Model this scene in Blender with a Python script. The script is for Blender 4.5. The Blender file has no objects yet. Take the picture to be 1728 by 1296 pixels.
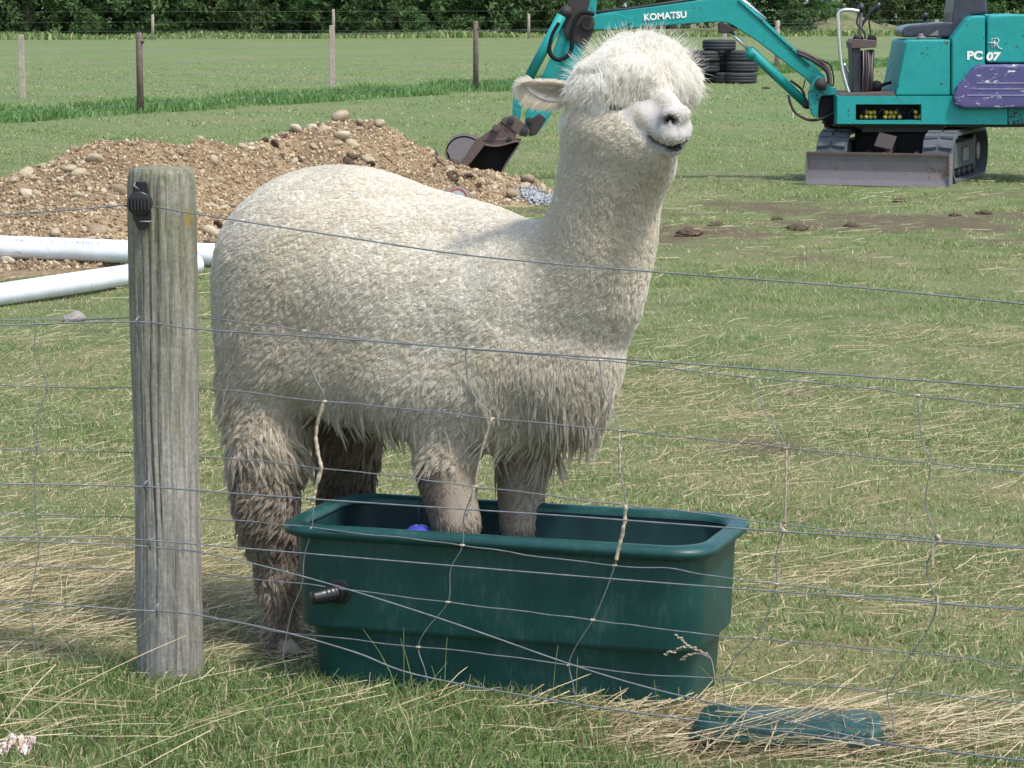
import bpy, bmesh, math, random
import numpy as np
from mathutils import Vector, Matrix, noise
from mathutils.bvhtree import BVHTree
random.seed(7); RNG = np.random.default_rng(7)
S = bpy.context.scene
COL = S.collection
R = math.radians
# ------------------------------------------------------------------ camera, world, sun
H, PITCH, F = 1.52, R(7.8), 4800.0
cam = bpy.data.cameras.new('camera'); cam_o = bpy.data.objects.new('camera', cam); COL.objects.link(cam_o)
cam.sensor_width = 36; cam.lens = 36 * F / 1728; cam.clip_start = .1; cam.clip_end = 2000
cam_o.location = (0, 0, H); cam_o.rotation_euler = (R(90) - PITCH, 0, 0)
cam.dof.use_dof = False
S.camera = cam_o
SUN_EL, SUN_AZ = R(60), math.atan2(.70, -.70)
W = bpy.data.worlds.new('World'); S.world = W; W.use_nodes = True
nt = W.node_tree; bg = nt.nodes['Background']
sky = nt.nodes.new('ShaderNodeTexSky'); sky.sky_type = 'NISHITA'; sky.sun_disc = False
sky.sun_elevation = SUN_EL; sky.sun_rotation = SUN_AZ; sky.dust_density = 2.0; sky.air_density = 1.2
nt.links.new(sky.outputs[0], bg.inputs[0]); bg.inputs[1].default_value = .15
sl = bpy.data.lights.new('sun', 'SUN'); sl.energy = 2.15; sl.angle = R(7); sl.color = (1, .97, .92)
so = bpy.data.objects.new('sun', sl); COL.objects.link(so)
sd = Vector((math.sin(SUN_AZ) * math.cos(SUN_EL), math.cos(SUN_AZ) * math.cos(SUN_EL), math.sin(SUN_EL)))
so.rotation_euler = sd.to_track_quat('Z', 'Y').to_euler(); so.location = (0, 0, 30)
vs = S.view_settings; vs.view_transform = 'Standard'; vs.look = 'None'; vs.gamma = 1; vs.use_curve_mapping = False
vs.exposure = 0.92
S.render.engine = 'CYCLES'
S.cycles.max_bounces = 8; S.cycles.transparent_max_bounces = 12

# ------------------------------------------------------------------ helpers
cp, sp = math.cos(PITCH), math.sin(PITCH)
def P(px, py, Y):
    """the point of the place at distance Y seen in direction (px, py); used to survey sizes"""
    u, v = (px - 864) / F, -(py - 648) / F
    t = Y / (cp + v * sp)
    return Vector((t * u, Y, H + t * (-sp + v * cp)))
def PG(px, py, z=0.0):
    u, v = (px - 864) / F, -(py - 648) / F
    t = (z - H) / (-sp + v * cp)
    return Vector((t * u, t * (cp + v * sp), z))
def proj(p):
    x, y, z = p[0], p[1], p[2] - H
    d = y * cp - z * sp; v = (y * sp + z * cp) / d
    return 864 + F * x / d, 648 - F * v

ORG = {}
def link(name, me, mat=None, parent=None, loc=None, rot=None):
    o = bpy.data.objects.new(name, me); COL.objects.link(o)
    if mat is not None and me is not None and not me.materials: me.materials.append(mat)
    if parent is not None: o.parent = parent
    if loc is not None: o.location = loc
    if rot is not None: o.rotation_euler = rot
    return o
def thing(name, label, cat, loc=(0, 0, 0), group=None):
    o = bpy.data.objects.new(name, None); COL.objects.link(o); o.empty_display_size = .1
    o.location = loc; ORG[o.name] = Vector(loc)
    tag(o, label, cat, group); return o
def tag(o, label=None, cat=None, group=None, kind=None):
    if label: o['label'] = label
    if cat: o['category'] = cat
    if group: o['group'] = group
    if kind: o['kind'] = kind
    return o
def mesh(vs_, fs, smooth=False, name='m'):
    me = bpy.data.meshes.new(name); me.from_pydata([tuple(v) for v in vs_], [], fs); me.update()
    if smooth: me.polygons.foreach_set('use_smooth', [True] * len(me.polygons))
    return me
class MB:
    def __init__(s): s.v = []; s.f = []; s.sm = []
    def add(s, v, f, sm=False):
        b = len(s.v); s.v += [Vector(p) for p in v]; s.f += [tuple(i + b for i in q) for q in f]; s.sm += [sm] * len(f); return s
    def box(s, lo, hi, M=None):
        x0, y0, z0 = lo; x1, y1, z1 = hi
        v = [Vector(p) for p in ((x0,y0,z0),(x1,y0,z0),(x1,y1,z0),(x0,y1,z0),(x0,y0,z1),(x1,y0,z1),(x1,y1,z1),(x0,y1,z1))]
        if M: v = [M @ p for p in v]
        return s.add(v, [(3,2,1,0),(4,5,6,7),(0,1,5,4),(1,2,6,5),(2,3,7,6),(3,0,4,7)])
    def tube(s, pts, r, n=6, closed_ends=True):
        pts = [Vector(p) for p in pts]; m = len(pts)
        rr = r if hasattr(r, '__len__') else [r] * m
        v = []; ref = None
        for i, p in enumerate(pts):
            t = (pts[min(i + 1, m - 1)] - pts[max(i - 1, 0)]).normalized()
            if ref is None: ref = t.orthogonal().normalized()
            a = (ref - t * ref.dot(t)); a = a.normalized() if a.length > 1e-6 else t.orthogonal().normalized()
            ref = a; b = t.cross(a)
            for k in range(n):
                th = 2 * math.pi * k / n; v.append(p + (a * math.cos(th) + b * math.sin(th)) * rr[i])
        f = [(i*n+k, i*n+(k+1)%n, (i+1)*n+(k+1)%n, (i+1)*n+k) for i in range(m-1) for k in range(n)]
        if closed_ends: f += [tuple(range(n))[::-1], tuple((m-1)*n+k for k in range(n))]
        return s.add(v, f, True)
    def cyl(s, c, axis, r, h, n=20, r2=None):
        c = Vector(c); a = Vector(axis).normalized(); return s.tube([c - a*h/2, c + a*h/2], [r, r if r2 is None else r2], n)
    def prism(s, pts, Y0, Y1):
        a = [P(x, y, Y0) for x, y in pts]; ar = sum(a[i].x*a[(i+1)%len(a)].z - a[(i+1)%len(a)].x*a[i].z for i in range(len(a)))
        if ar < 0: a = a[::-1]
        n = len(a); v = a + [Vector((p.x, Y1, p.z)) for p in a]
        f = [tuple(range(n)), tuple(range(2*n-1, n-1, -1))] + [(i, i+n, (i+1)%n+n, (i+1)%n) for i in range(n)]
        return s.add(v, f)
    def ball(s, c, r, seg=12, rings=8):
        c = Vector(c); r = Vector(r) if hasattr(r, '__len__') else Vector((r, r, r)); v = []; f = []
        v.append(c + Vector((0, 0, r.z)))
        for i in range(1, rings):
            th = math.pi * i / rings
            for k in range(seg):
                ph = 2*math.pi*k/seg; v.append(c + Vector((r.x*math.sin(th)*math.cos(ph), r.y*math.sin(th)*math.sin(ph), r.z*math.cos(th))))
        v.append(c - Vector((0, 0, r.z))); L = len(v) - 1
        f += [(0, 1+k, 1+(k+1)%seg) for k in range(seg)]
        f += [(1+(i)*seg+k, 1+(i+1)*seg+k, 1+(i+1)*seg+(k+1)%seg, 1+i*seg+(k+1)%seg) for i in range(rings-2) for k in range(seg)]
        b = 1+(rings-2)*seg; f += [(b+k, L, b+(k+1)%seg) for k in range(seg)]
        return s.add(v, f, True)
    def build(s, name, mat, parent=None, bevel=0, seg=2):
        o0 = ORG.get(parent.name, Vector()) if parent else Vector()
        me = mesh([p - o0 for p in s.v], s.f, name=name)
        me.polygons.foreach_set('use_smooth', s.sm)
        if bevel:
            bm = bmesh.new(); bm.from_mesh(me)
            es = [e for e in bm.edges if len(e.link_faces) == 2 and e.calc_face_angle(0) > .5]
            try: bmesh.ops.bevel(bm, geom=es, offset=bevel, segments=seg, profile=.6, affect='EDGES', clamp_overlap=True)
            except Exception as ex: print('bevel', name, ex)
            bm.to_mesh(me); bm.free()
        o = link(name, me, mat, parent)
        ORG[o.name] = o0
        return o

def npmesh(name, V, tris, mat, attrs=None, smooth=False):
    """large meshes straight from numpy arrays: V (n,3), tris (m,k)"""
    me = bpy.data.meshes.new(name); n = len(V); m, k = tris.shape
    me.vertices.add(n); me.vertices.foreach_set('co', V.astype(np.float32).ravel())
    me.loops.add(m * k); me.loops.foreach_set('vertex_index', tris.astype(np.int32).ravel())
    me.polygons.add(m); me.polygons.foreach_set('loop_start', np.arange(0, m * k, k, dtype=np.int32))
    me.polygons.foreach_set('loop_total', np.full(m, k, dtype=np.int32))
    if smooth: me.polygons.foreach_set('use_smooth', np.ones(m, dtype=bool))
    me.update(calc_edges=True)
    for a, val in (attrs or {}).items():
        at = me.attributes.new(a, 'FLOAT', 'POINT'); at.data.foreach_set('value', val.astype(np.float32))
    me.materials.append(mat)
    return me

# ------------------------------------------------------------------ materials
class NT:
    def __init__(s, name, rough=.7, spec=.3, metal=0.0):
        s.m = bpy.data.materials.new(name); s.m.use_nodes = True; s.t = s.m.node_tree
        s.b = s.t.nodes['Principled BSDF']; s.b.inputs['Roughness'].default_value = rough
        s.b.inputs['Specular IOR Level'].default_value = spec; s.b.inputs['Metallic'].default_value = metal
    def n(s, typ, **kw):
        nd = s.t.nodes.new(typ)
        for k, v in kw.items():
            if hasattr(nd, k): setattr(nd, k, v)
        return nd
    def l(s, a, b): s.t.links.new(a, b)
    def coord(s, scale=(1, 1, 1), kind='Object'):
        c = s.n('ShaderNodeTexCoord'); mp = s.n('ShaderNodeMapping'); mp.inputs['Scale'].default_value = scale
        s.l(c.outputs[kind], mp.inputs[0]); return mp.outputs[0]
    def noise(s, scale, det=5, vec=None, rough=.6, dist=0):
        nd = s.n('ShaderNodeTexNoise'); nd.inputs['Scale'].default_value = scale; nd.inputs['Detail'].default_value = det
        nd.inputs['Roughness'].default_value = rough; nd.inputs['Distortion'].default_value = dist
        if vec is not None: s.l(vec, nd.inputs['Vector'])
        return nd.outputs['Fac']
    def ramp(s, fac, stops):
        nd = s.n('ShaderNodeValToRGB'); e = nd.color_ramp.elements
        while len(e) < len(stops): e.new(.5)
        for el, (p, c) in zip(e, stops): el.position = p; el.color = (*c, 1) if len(c) == 3 else c
        s.l(fac, nd.inputs[0]); return nd.outputs[0]
    def mix(s, fac, a, b, mode='MIX'):
        nd = s.n('ShaderNodeMix', data_type='RGBA'); nd.blend_type = mode
        for i, x in ((0, fac), (6, a), (7, b)):
            if hasattr(x, 'is_output'): s.l(x, nd.inputs[i])
            else: nd.inputs[i].default_value = x if i == 0 else (*x, 1)
        return nd.outputs[2]
    def math(s, op, a, b=0.0, clamp=False):
        nd = s.n('ShaderNodeMath', operation=op); nd.use_clamp = clamp
        for i, x in ((0, a), (1, b)):
            if hasattr(x, 'is_output'): s.l(x, nd.inputs[i])
            else: nd.inputs[i].default_value = x
        return nd.outputs[0]
    def attr(s, name):
        nd = s.n('ShaderNodeAttribute'); nd.attribute_name = name; return nd.outputs['Fac']
    def col(s, c):
        if hasattr(c, 'is_output'): s.l(c, s.b.inputs['Base Color'])
        else: s.b.inputs['Base Color'].default_value = (*c, 1)
        return s
    def bump(s, h, strength=.3, dist=.01):
        nd = s.n('ShaderNodeBump'); nd.inputs['Strength'].default_value = strength; nd.inputs['Distance'].default_value = dist
        s.l(h, nd.inputs['Height']); s.l(nd.outputs[0], s.b.inputs['Normal']); return s
def simple(name, c, rough=.7, spec=.3, metal=0, var=.25, scale=20, bump=.15):
    m = NT(name, rough, spec, metal); v = m.coord(); f = m.noise(scale, 6, v)
    d = tuple(x * (1 - var) for x in c); e = tuple(min(1, x * (1 + var)) for x in c)
    m.col(m.ramp(f, [(.3, d), (.7, e)]))
    if bump: m.bump(f, bump, .004)
    return m.m
def worn(name, c, dirt=(.03, .02, .015), amt=.62, rough=.45, scale=6, fine=60, chip=None, chipat=.72, spec=.4):
    m = NT(name, rough, spec); v = m.coord()
    f1 = m.noise(scale, 8, v, .65); f2 = m.noise(fine, 6, v, .7)
    base = m.ramp(f1, [(.3, tuple(x * .82 for x in c)), (.7, tuple(min(1, x * 1.12) for x in c))])
    comb = m.math('ADD', m.math('MULTIPLY', f1, .55), m.math('MULTIPLY', f2, .45))
    dm = m.ramp(comb, [(amt - .02, (0, 0, 0)), (amt + .04, (1, 1, 1))])
    cc = m.mix(dm, base, dirt)
    if chip:
        f3 = m.noise(9, 9, m.coord((1, 1, 2.6)), .8)
        cm = m.ramp(f3, [(chipat, (0, 0, 0)), (chipat + .02, (1, 1, 1))]); cc = m.mix(cm, cc, chip)
    m.col(cc); m.bump(f2, .12, .003)
    rr = m.ramp(f1, [(.3, (rough,) * 3), (.7, (min(1, rough + .25),) * 3)]); m.l(rr, m.b.inputs['Roughness'])
    return m.m
M = {}
M['teal'] = worn('teal_paint', (.006, .255, .24), amt=.575)
M['teal_dirty'] = worn('teal_paint_greasy', (.006, .22, .21), amt=.53, rough=.6)
M['purple'] = worn('purple_paint', (.07, .062, .17), dirt=(.16, .05, .10), amt=.60, chip=(.62, .62, .60), chipat=.59)
M['grease'] = worn('greasy_metal', (.035, .028, .026), dirt=(.02, .12, .11), amt=.66, rough=.6)
M['steel'] = worn('bare_steel', (.17, .15, .16), dirt=(.14, .08, .05), amt=.56, rough=.5)
M['rust'] = worn('rusty_brown_steel', (.10, .068, .06), dirt=(.20, .15, .12), amt=.6, rough=.6)
M['black_rubber'] = simple('black_rubber', (.028, .03, .034), .7, .35)
M['track_rubber'] = worn('dusty_track_rubber', (.085, .095, .105), dirt=(.20, .18, .15), amt=.60, rough=.8)
M['dark_metal'] = simple('dark_metal', (.022, .024, .028), .55, .4)
M['black'] = simple('near_black', (.008, .008, .01), .7, .2)
M['vinyl'] = simple('seat_vinyl', (.03, .034, .05), .35, .5)
M['chrome'] = simple('worn_chrome', (.62, .64, .68), .25, .5, .9, .08)
M['galv'] = simple('galvanised_wire', (.19, .20, .205), .5, .4, .3, .3, 40)
M['decal'] = worn('white_lettering', (.72, .72, .69), dirt=(.02, .3, .28), amt=.66)
M['yellow'] = simple('yellow_cap', (.38, .27, .05), .5, .3, 0, .5)
M['pvc'] = worn('white_pipe_plastic', (.66, .69, .72), dirt=(.40, .38, .34), amt=.60, rough=.35)
M['print'] = simple('faded_print', (.14, .16, .30), .6)
M['twine'] = simple('dry_twine', (.40, .33, .24), .9, .1, 0, .5, 120, .6)
M['ins_black'] = simple('insulator_plastic', (.010, .011, .013), .35, .5)
M['float_blue'] = simple('blue_float_plastic', (.05, .06, .36), .3, .5)

# ground
def ground_mat():
    m = NT('paddock_turf', .95, .1); v = m.coord()
    big = m.noise(.35, 6, v, .6); mid = m.noise(3.0, 7, v, .65); fine = m.noise(38, 8, v, .75); fs = m.noise(150, 4, v, .7)
    g = m.ramp(mid, [(.28, (0.081, 0.107, 0.038)), (.5, (0.142, 0.174, 0.068)), (.72, (0.249, 0.215, 0.126))])
    # beyond the reach of the modelled blades the colour is lighter
    sx = m.n('ShaderNodeSeparateXYZ'); c = m.n('ShaderNodeTexCoord'); m.l(c.outputs['Object'], sx.inputs[0])
    far = m.n('ShaderNodeMapRange'); m.l(sx.outputs[1], far.inputs[0]); far.inputs[1].default_value = 16; far.inputs[2].default_value = 34
    g2 = m.ramp(m.noise(5.0, 8, v, .75), [(.3, (0.099, 0.142, 0.052)), (.52, (0.140, 0.187, 0.073)), (.75, (0.207, 0.217, 0.103))])
    g = m.mix(far.outputs[0], g, g2)
    tan = m.ramp(big, [(.46, (0, 0, 0)), (.64, (1, 1, 1))])
    tanm = m.math('MULTIPLY', tan, m.ramp(fine, [(.38, (0, 0, 0)), (.62, (1, 1, 1))]))
    g = m.mix(m.math('MULTIPLY', tanm, .65), g, (.25, .20, .12))
    # trampled bare soil band in front of the digger
    band = m.n('ShaderNodeMapRange'); m.l(m.math('ABSOLUTE', m.math('SUBTRACT', sx.outputs[1], 19.3)), band.inputs[0])
    band.inputs[1].default_value = 3.6; band.inputs[2].default_value = .6
    soil = m.ramp(m.noise(1.9, 7, v, .7), [(.50, (0, 0, 0)), (.60, (1, 1, 1))])
    xr = m.n('ShaderNodeMapRange'); m.l(sx.outputs[0], xr.inputs[0]); xr.inputs[1].default_value = -.6; xr.inputs[2].default_value = .8
    sm = m.math('MULTIPLY', m.attr('soil'), m.ramp(m.noise(7, 7, v, .7), [(.36, (0, 0, 0)), (.50, (1, 1, 1))]), True)
    g = m.mix(m.math('MULTIPLY', sm, .85), g, m.ramp(fine, [(.35, (.045, .032, .024)), (.65, (.20, .135, .095))]))
    # straw litter near the trough
    near = m.n('ShaderNodeMapRange'); m.l(sx.outputs[1], near.inputs[0]); near.inputs[1].default_value = 13; near.inputs[2].default_value = 7
    st = m.ramp(m.noise(1.3, 5, v), [(.42, (0, 0, 0)), (.60, (1, 1, 1))])
    g = m.mix(m.math('MULTIPLY', m.math('MULTIPLY', near.outputs[0], st), m.ramp(fine, [(.4, (.1,)*3), (.6, (.9,)*3)])), g, (.30, .23, .12))
    sp_ = m.ramp(fs, [(.35, (.55,) * 3), (.68, (1.45,) * 3)])
    g = m.mix(.9, g, sp_, 'MULTIPLY')
    m.col(g); m.bump(m.math('ADD', fine, m.math('MULTIPLY', mid, .6)), .7, .03)
    return m.m
M['ground'] = ground_mat()
def blade_mat(name, stops, trans=.35):
    m = NT(name, .6, .25)
    c = m.ramp(m.attr('tint'), stops); m.col(c)
    tr = m.n('ShaderNodeBsdfTranslucent'); m.l(c, tr.inputs[0])
    mx = m.n('ShaderNodeMixShader'); mx.inputs[0].default_value = trans
    m.l(m.b.outputs[0], mx.inputs[1]); m.l(tr.outputs[0], mx.inputs[2])
    m.l(mx.outputs[0], m.t.nodes['Material Output'].inputs[0]); return m.m
M['grass'] = blade_mat('grass_blades', [(0, (0.056, 0.116, 0.026)), (.3, (0.133, 0.215, 0.060)), (.55, (0.238, 0.307, 0.102)), (.76, (0.360, 0.394, 0.168)), (.80, (0.418, 0.360, 0.198)), (1, (0.580, 0.487, 0.312))])
M['lush'] = blade_mat('lush_grass_blades', [(0, (0.076, 0.171, 0.043)), (.5, (0.127, 0.244, 0.067)), (.9, (0.216, 0.317, 0.110)), (1, (0.431, 0.366, 0.183))])
M['straw'] = blade_mat('straw_stems', [(0, (.27, .20, .105)), (.5, (.44, .355, .21)), (1, (.60, .51, .34))], .15)

# ------------------------------------------------------------------ terrain
def gh(x, y):
    """height of the turf (flat at the far distance)"""
    f = np.clip((60 - y) / 30, 0, 1)
    return f * (.012 * np.sin(2.1 * x + .7 * y) * np.sin(1.3 * y + 1.1) + .008 * np.sin(5.3 * x + 1) * np.cos(4.1 * y))
xs = np.concatenate([-np.geomspace(8, 500, 22)[::-1], np.linspace(-7.8, 7.8, 130), np.geomspace(8, 500, 22)])
ys = np.concatenate([np.linspace(-30, 3.6, 10), np.linspace(3.8, 30, 200), np.geomspace(30.5, 900, 60)])
GX, GY = np.meshgrid(xs, ys); GZ = gh(GX, GY)
V = np.stack([GX.ravel(), GY.ravel(), GZ.ravel()], 1); nx = len(xs)
ii = (np.arange(len(ys) - 1)[:, None] * nx + np.arange(nx - 1)[None]).ravel()
def soil(x, y):
    a = np.clip(1 - np.abs(y - 19.2) / 3.4, 0, 1) * np.clip((x + .2) / .9, 0, 1)
    n_ = .5 + .22 * np.sin(3.1 * x + 1.3 * y) + .2 * np.sin(1.7 * x - 2.9 * y + 2) + .16 * np.sin(6.3 * x + 4.7 * y + 1) + .12 * np.sin(11 * x - 7.9 * y)
    b = np.clip(1 - np.hypot((x - .85) / .28, (y - 9.5) / .35), 0, 1) * 1.2 + .5 * np.clip(1 - np.hypot((x - 1.15) / .35, (y - 10.9) / .3), 0, 1)
    return np.clip(np.clip((a * .9 + n_ * 1.1 - 1.02) * 2.2, 0, 1) * (a > 0) + b, 0, 1)
g_me = npmesh('ground', V, np.stack([ii, ii + 1, ii + 1 + nx, ii + nx], 1), M['ground'], {'soil': soil(GX.ravel(), GY.ravel())}, smooth=True)
tag(link('ground', g_me), kind='structure')

# trough frame (needed to keep grass out of it)
TC = Vector((.010, 6.20, 0)); TA = R(-18)
tx, ty = Vector((math.cos(TA), math.sin(TA), 0)), Vector((-math.sin(TA), math.cos(TA), 0))
def in_trough(x, y, m=.0):
    dx, dy = x - TC.x, y - TC.y
    a = dx * tx.x + dy * tx.y; b = dx * ty.x + dy * ty.y
    return (np.abs(a) < .40 + m) & (np.abs(b) < .18 + m)

# ------------------------------------------------------------------ spoil heap of soil and stones
mk = [(-80, 330, 17.3, 2.0, 1.2), (0, 292, 17.4, 2.2, 1.3), (60, 266, 17.5, 2.2, 1.3), (150, 243, 17.6, 2.2, 1.3), (230, 228, 17.8, 2.3, 1.3),
      (300, 246, 18.2, 2.4, 1.2), (400, 229, 19.0, 2.4, 1.2), (520, 214, 19.8, 2.4, 1.2), (590, 187, 20.2, 2.3, 1.3),
      (640, 196, 20.3, 2.2, 1.3), (700, 238, 20.6, 2.0, 1.2), (760, 272, 21.0, 1.8, 1.0), (830, 297, 21.4, 1.5, 1.0), (900, 303, 21.7, 1.2, .9), (950, 328, 21.9, .8, .7)]
mx_ = []; 
for px, py, Y, wf, wb in mk:
    p = P(px, py, Y); mx_.append((p.x, Y, max(p.z, .0), wf, wb))
mx_ = [(mx_[0][0] - 1.2, 17.2, .0, 1.2, 1.0)] + mx_ + [(mx_[-1][0] + .25, 21.9, 0, .4, .4)]
mxa = np.array(mx_)
def mound(x, y):
    Yr = np.interp(x, mxa[:, 0], mxa[:, 1]); zr = np.interp(x, mxa[:, 0], mxa[:, 2])
    wf = np.interp(x, mxa[:, 0], mxa[:, 3]); wb = np.interp(x, mxa[:, 0], mxa[:, 4])
    t = np.where(y < Yr, (Yr - y) / wf, (y - Yr) / wb); t = np.clip(t, 0, 1.3)
    prof = np.where(t < 1, (1 - t) ** 1.15 * .98, -.2 * (t - 1))
    return zr * prof - .02
def nz(x, y, s, o=0): return noise.fractal(Vector((x * s + o, y * s, o)), 1.0, 2.0, 4)
mxs = np.linspace(-5.6, .75, 200); mys = np.linspace(14.8, 23.3, 190)
mv = []; 
for y in mys:
    for x in mxs:
        z = float(mound(np.float64(x), np.float64(y)))
        if z > -.02:
            e = min(1, (z + .03) / .10)
            z += e * (.055 * nz(x, y, 1.7) + .03 * nz(x, y, 5, 3) + .018 * nz(x, y, 14, 9))
        else: z -= .06
        mv.append((x, y, z))
mv = np.array(mv); nxm = len(mxs)
MZ = mv[:, 2].reshape(len(mys), nxm)
def mound_z(x, y):
    i = np.clip(np.searchsorted(mys, y) - 1, 0, len(mys) - 2); j = np.clip(np.searchsorted(mxs, x) - 1, 0, nxm - 2)
    fy = (y - mys[i]) / (mys[1] - mys[0]); fx = (x - mxs[j]) / (mxs[1] - mxs[0])
    return (MZ[i, j] * (1-fx) * (1-fy) + MZ[i, j+1] * fx * (1-fy) + MZ[i+1, j] * (1-fx) * fy + MZ[i+1, j+1] * fx * fy)
mmt = NT('heap_soil', .95, .1); v = mmt.coord()
f1 = mmt.noise(1.6, 6, v, .65); f2 = mmt.noise(22, 8, v, .7); f3 = mmt.noise(90, 5, v, .7)
c = mmt.ramp(f1, [(.30, (.15, .10, .07)), (.47, (.32, .225, .135)), (.68, (.45, .34, .205))])
c = mmt.mix(.85, c, mmt.ramp(f2, [(.3, (.55,) * 3), (.7, (1.3,) * 3)]), 'MULTIPLY')
c = mmt.mix(.6, c, mmt.ramp(f3, [(.3, (.6,) * 3), (.7, (1.35,) * 3)]), 'MULTIPLY')
mmt.col(c); mmt.bump(mmt.math('ADD', f2, mmt.math('MULTIPLY', f3, .5)), .9, .04)
ii = (np.arange(len(mys) - 1)[:, None] * nxm + np.arange(nxm - 1)[None]).ravel()
heap = thing('soil_heap', 'long heap of brown soil and rounded stones dug up behind the alpaca', 'soil heap', (-2.2, 18.5, 0))
me = npmesh('soil', mv - np.array([-2.2, 18.5, 0]), np.stack([ii, ii + 1, ii + 1 + nxm, ii + nxm], 1), mmt.m, smooth=True)
link('soil', me, None, heap)
def stone_mesh(sub, seed, flat=.62):
    bm = bmesh.new(); bmesh.ops.create_icosphere(bm, subdivisions=sub, radius=1)
    sx_, sy_ = 1 + .25 * math.sin(seed * 3.1), .75 + .2 * math.cos(seed * 1.7)
    for vv in bm.verts:
        k = 1 + .32 * noise.noise(vv.co * 1.3 + Vector((seed * 7.3, 0, 0)))
        vv.co = Vector((vv.co.x * sx_, vv.co.y * sy_, vv.co.z * flat)) * k
    me = bpy.data.meshes.new('stone'); bm.to_mesh(me); bm.free()
    me.polygons.foreach_set('use_smooth', [True] * len(me.polygons)); return me
def stone_mat(name, c1, c2):
    m = NT(name, .85, .25); oi = m.n('ShaderNodeObjectInfo'); f = m.noise(2.2, 6, m.coord(), .7)
    c = m.mix(oi.outputs['Random'], c1, c2)
    c = m.mix(.8, c, m.ramp(f, [(.3, (.65,) * 3), (.7, (1.2,) * 3)]), 'MULTIPLY'); m.col(c); m.bump(f, .4, .05); return m.m
M['stone'] = stone_mat('river_stone', (.27, .20, .13), (.50, .42, .29))
M['clod'] = simple('dark_soil_clod', (.085, .060, .042), .95, .1, 0, .5, 8, .8)
SM = [stone_mesh(2, i) for i in range(7)]
for s_ in SM: s_.materials.append(M['stone'])
def rnd_mound_point():
    while True:
        x = random.uniform(-4.6, .45); y = random.uniform(15.1, 21.8)
        z = mound_z(x, y)
        if z > .015:
            px, py = proj((x, y, z))
            if -60 < px < 960 and y < float(np.interp(x, mxa[:, 0], mxa[:, 1])) + .25 and (px < 400 or py < 345 or px > 900 or random.random() < .3): return x, y, float(z)
sizes = sorted([min(.060, .0145 * random.paretovariate(2.1) + .010) for _ in range(250)], reverse=True)
for r_ in sizes:
    x, y, z = rnd_mound_point()
    o = link('stone', SM[random.randrange(7)], None, heap, (x + 2.2, y - 18.5, z + r_ * .12), (random.uniform(-.5, .5), random.uniform(-.5, .5), random.uniform(0, 6)))
    o.scale = (r_, r_ * random.uniform(.7, 1), r_ * random.uniform(.7, 1.1))
for (px, py, Y, r_) in ((575, 192, 20.1, .065), (607, 190, 20.15, .045), (500, 222, 19.6, .045), (640, 192, 20.2, .04), (578, 222, 19.7, .055), (865, 326, 20.9, .06), (890, 296, 21.5, .06)):
    p = P(px, py, Y); p.z = float(mound_z(p.x, p.y)) + .03
    o = link('stone', SM[random.randrange(7)], None, heap, (p.x + 2.2, p.y - 18.5, p.z), (.2, .3, random.uniform(0, 6))); o.scale = (r_, r_, r_)
# the small gravel nobody could count
n = 15000; ico = bmesh.new(); bmesh.ops.create_icosphere(ico, subdivisions=1, radius=1); iv = np.array([v_.co[:] for v_ in ico.verts]); it = np.array([[q.index for q in f_.verts] for f_ in ico.faces]); ico.free()
def pebbles(name, pts, rad, mat, parent, org):
    n = len(pts); k = len(iv)
    sc = rad[:, None, None] * RNG.uniform(.55, 1.2, (n, 1, 3)); jit = 1 + .25 * RNG.standard_normal((n, k, 1)).clip(-1, 1)
    V = (iv[None] * jit * sc) ; a = RNG.uniform(0, 6.28, n); ca, sa = np.cos(a)[:, None], np.sin(a)[:, None]
    X = V[..., 0] * ca - V[..., 1] * sa; Y = V[..., 0] * sa + V[..., 1] * ca
    V = np.stack([X, Y, V[..., 2]], 2) + pts[:, None] - np.array(org)
    T = (it[None] + (np.arange(n) * k)[:, None, None]).reshape(-1, 3)
    me = npmesh(name, V.reshape(-1, 3), T, mat, {'tint': np.repeat(RNG.random(n), k)}, smooth=True)
    return link(name, me, None, parent)
gm = NT('gravel', .9, .2); gm.col(gm.ramp(gm.attr('tint'), [(0, (.13, .085, .055)), (.5, (.30, .215, .125)), (1, (.50, .41, .27))])); M['gravel'] = gm.m
pts = []
while len(pts) < n:
    x, y, z = rnd_mound_point(); pts.append((x, y, z + .003))
o = pebbles('gravel', np.array(pts), .006 + .010 * RNG.random(n) ** 2.2, M['gravel'], heap, (-2.2, 18.5, 0)); o['kind'] = 'stuff'
# blue-grey gravel spilled at the heap's right end
bgm = NT('blue_gravel', .8, .3); bgm.col(bgm.ramp(bgm.attr('tint'), [(0, (.13, .14, .15)), (1, (.36, .375, .385))])); 
c0 = P(915, 312, 21.0); q = RNG.standard_normal((700, 2)) * np.array([.09, .18]); q = q[np.abs(q).max(1) < .5]
pp = np.stack([c0.x + q[:, 0], c0.y + q[:, 1], np.zeros(len(q))], 1); pp[:, 2] = np.maximum([float(mound_z(a, b)) for a, b, _ in pp], 0) + .03 * np.exp(-(q ** 2).sum(1) * 20) + .01
o = pebbles('grey_gravel', pp, .007 + .008 * RNG.random(len(pp)), bgm.m, None, (0, 0, 0))
tag(o, 'small pile of blue grey gravel at the right end of the soil heap', 'gravel', kind='stuff')
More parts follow.
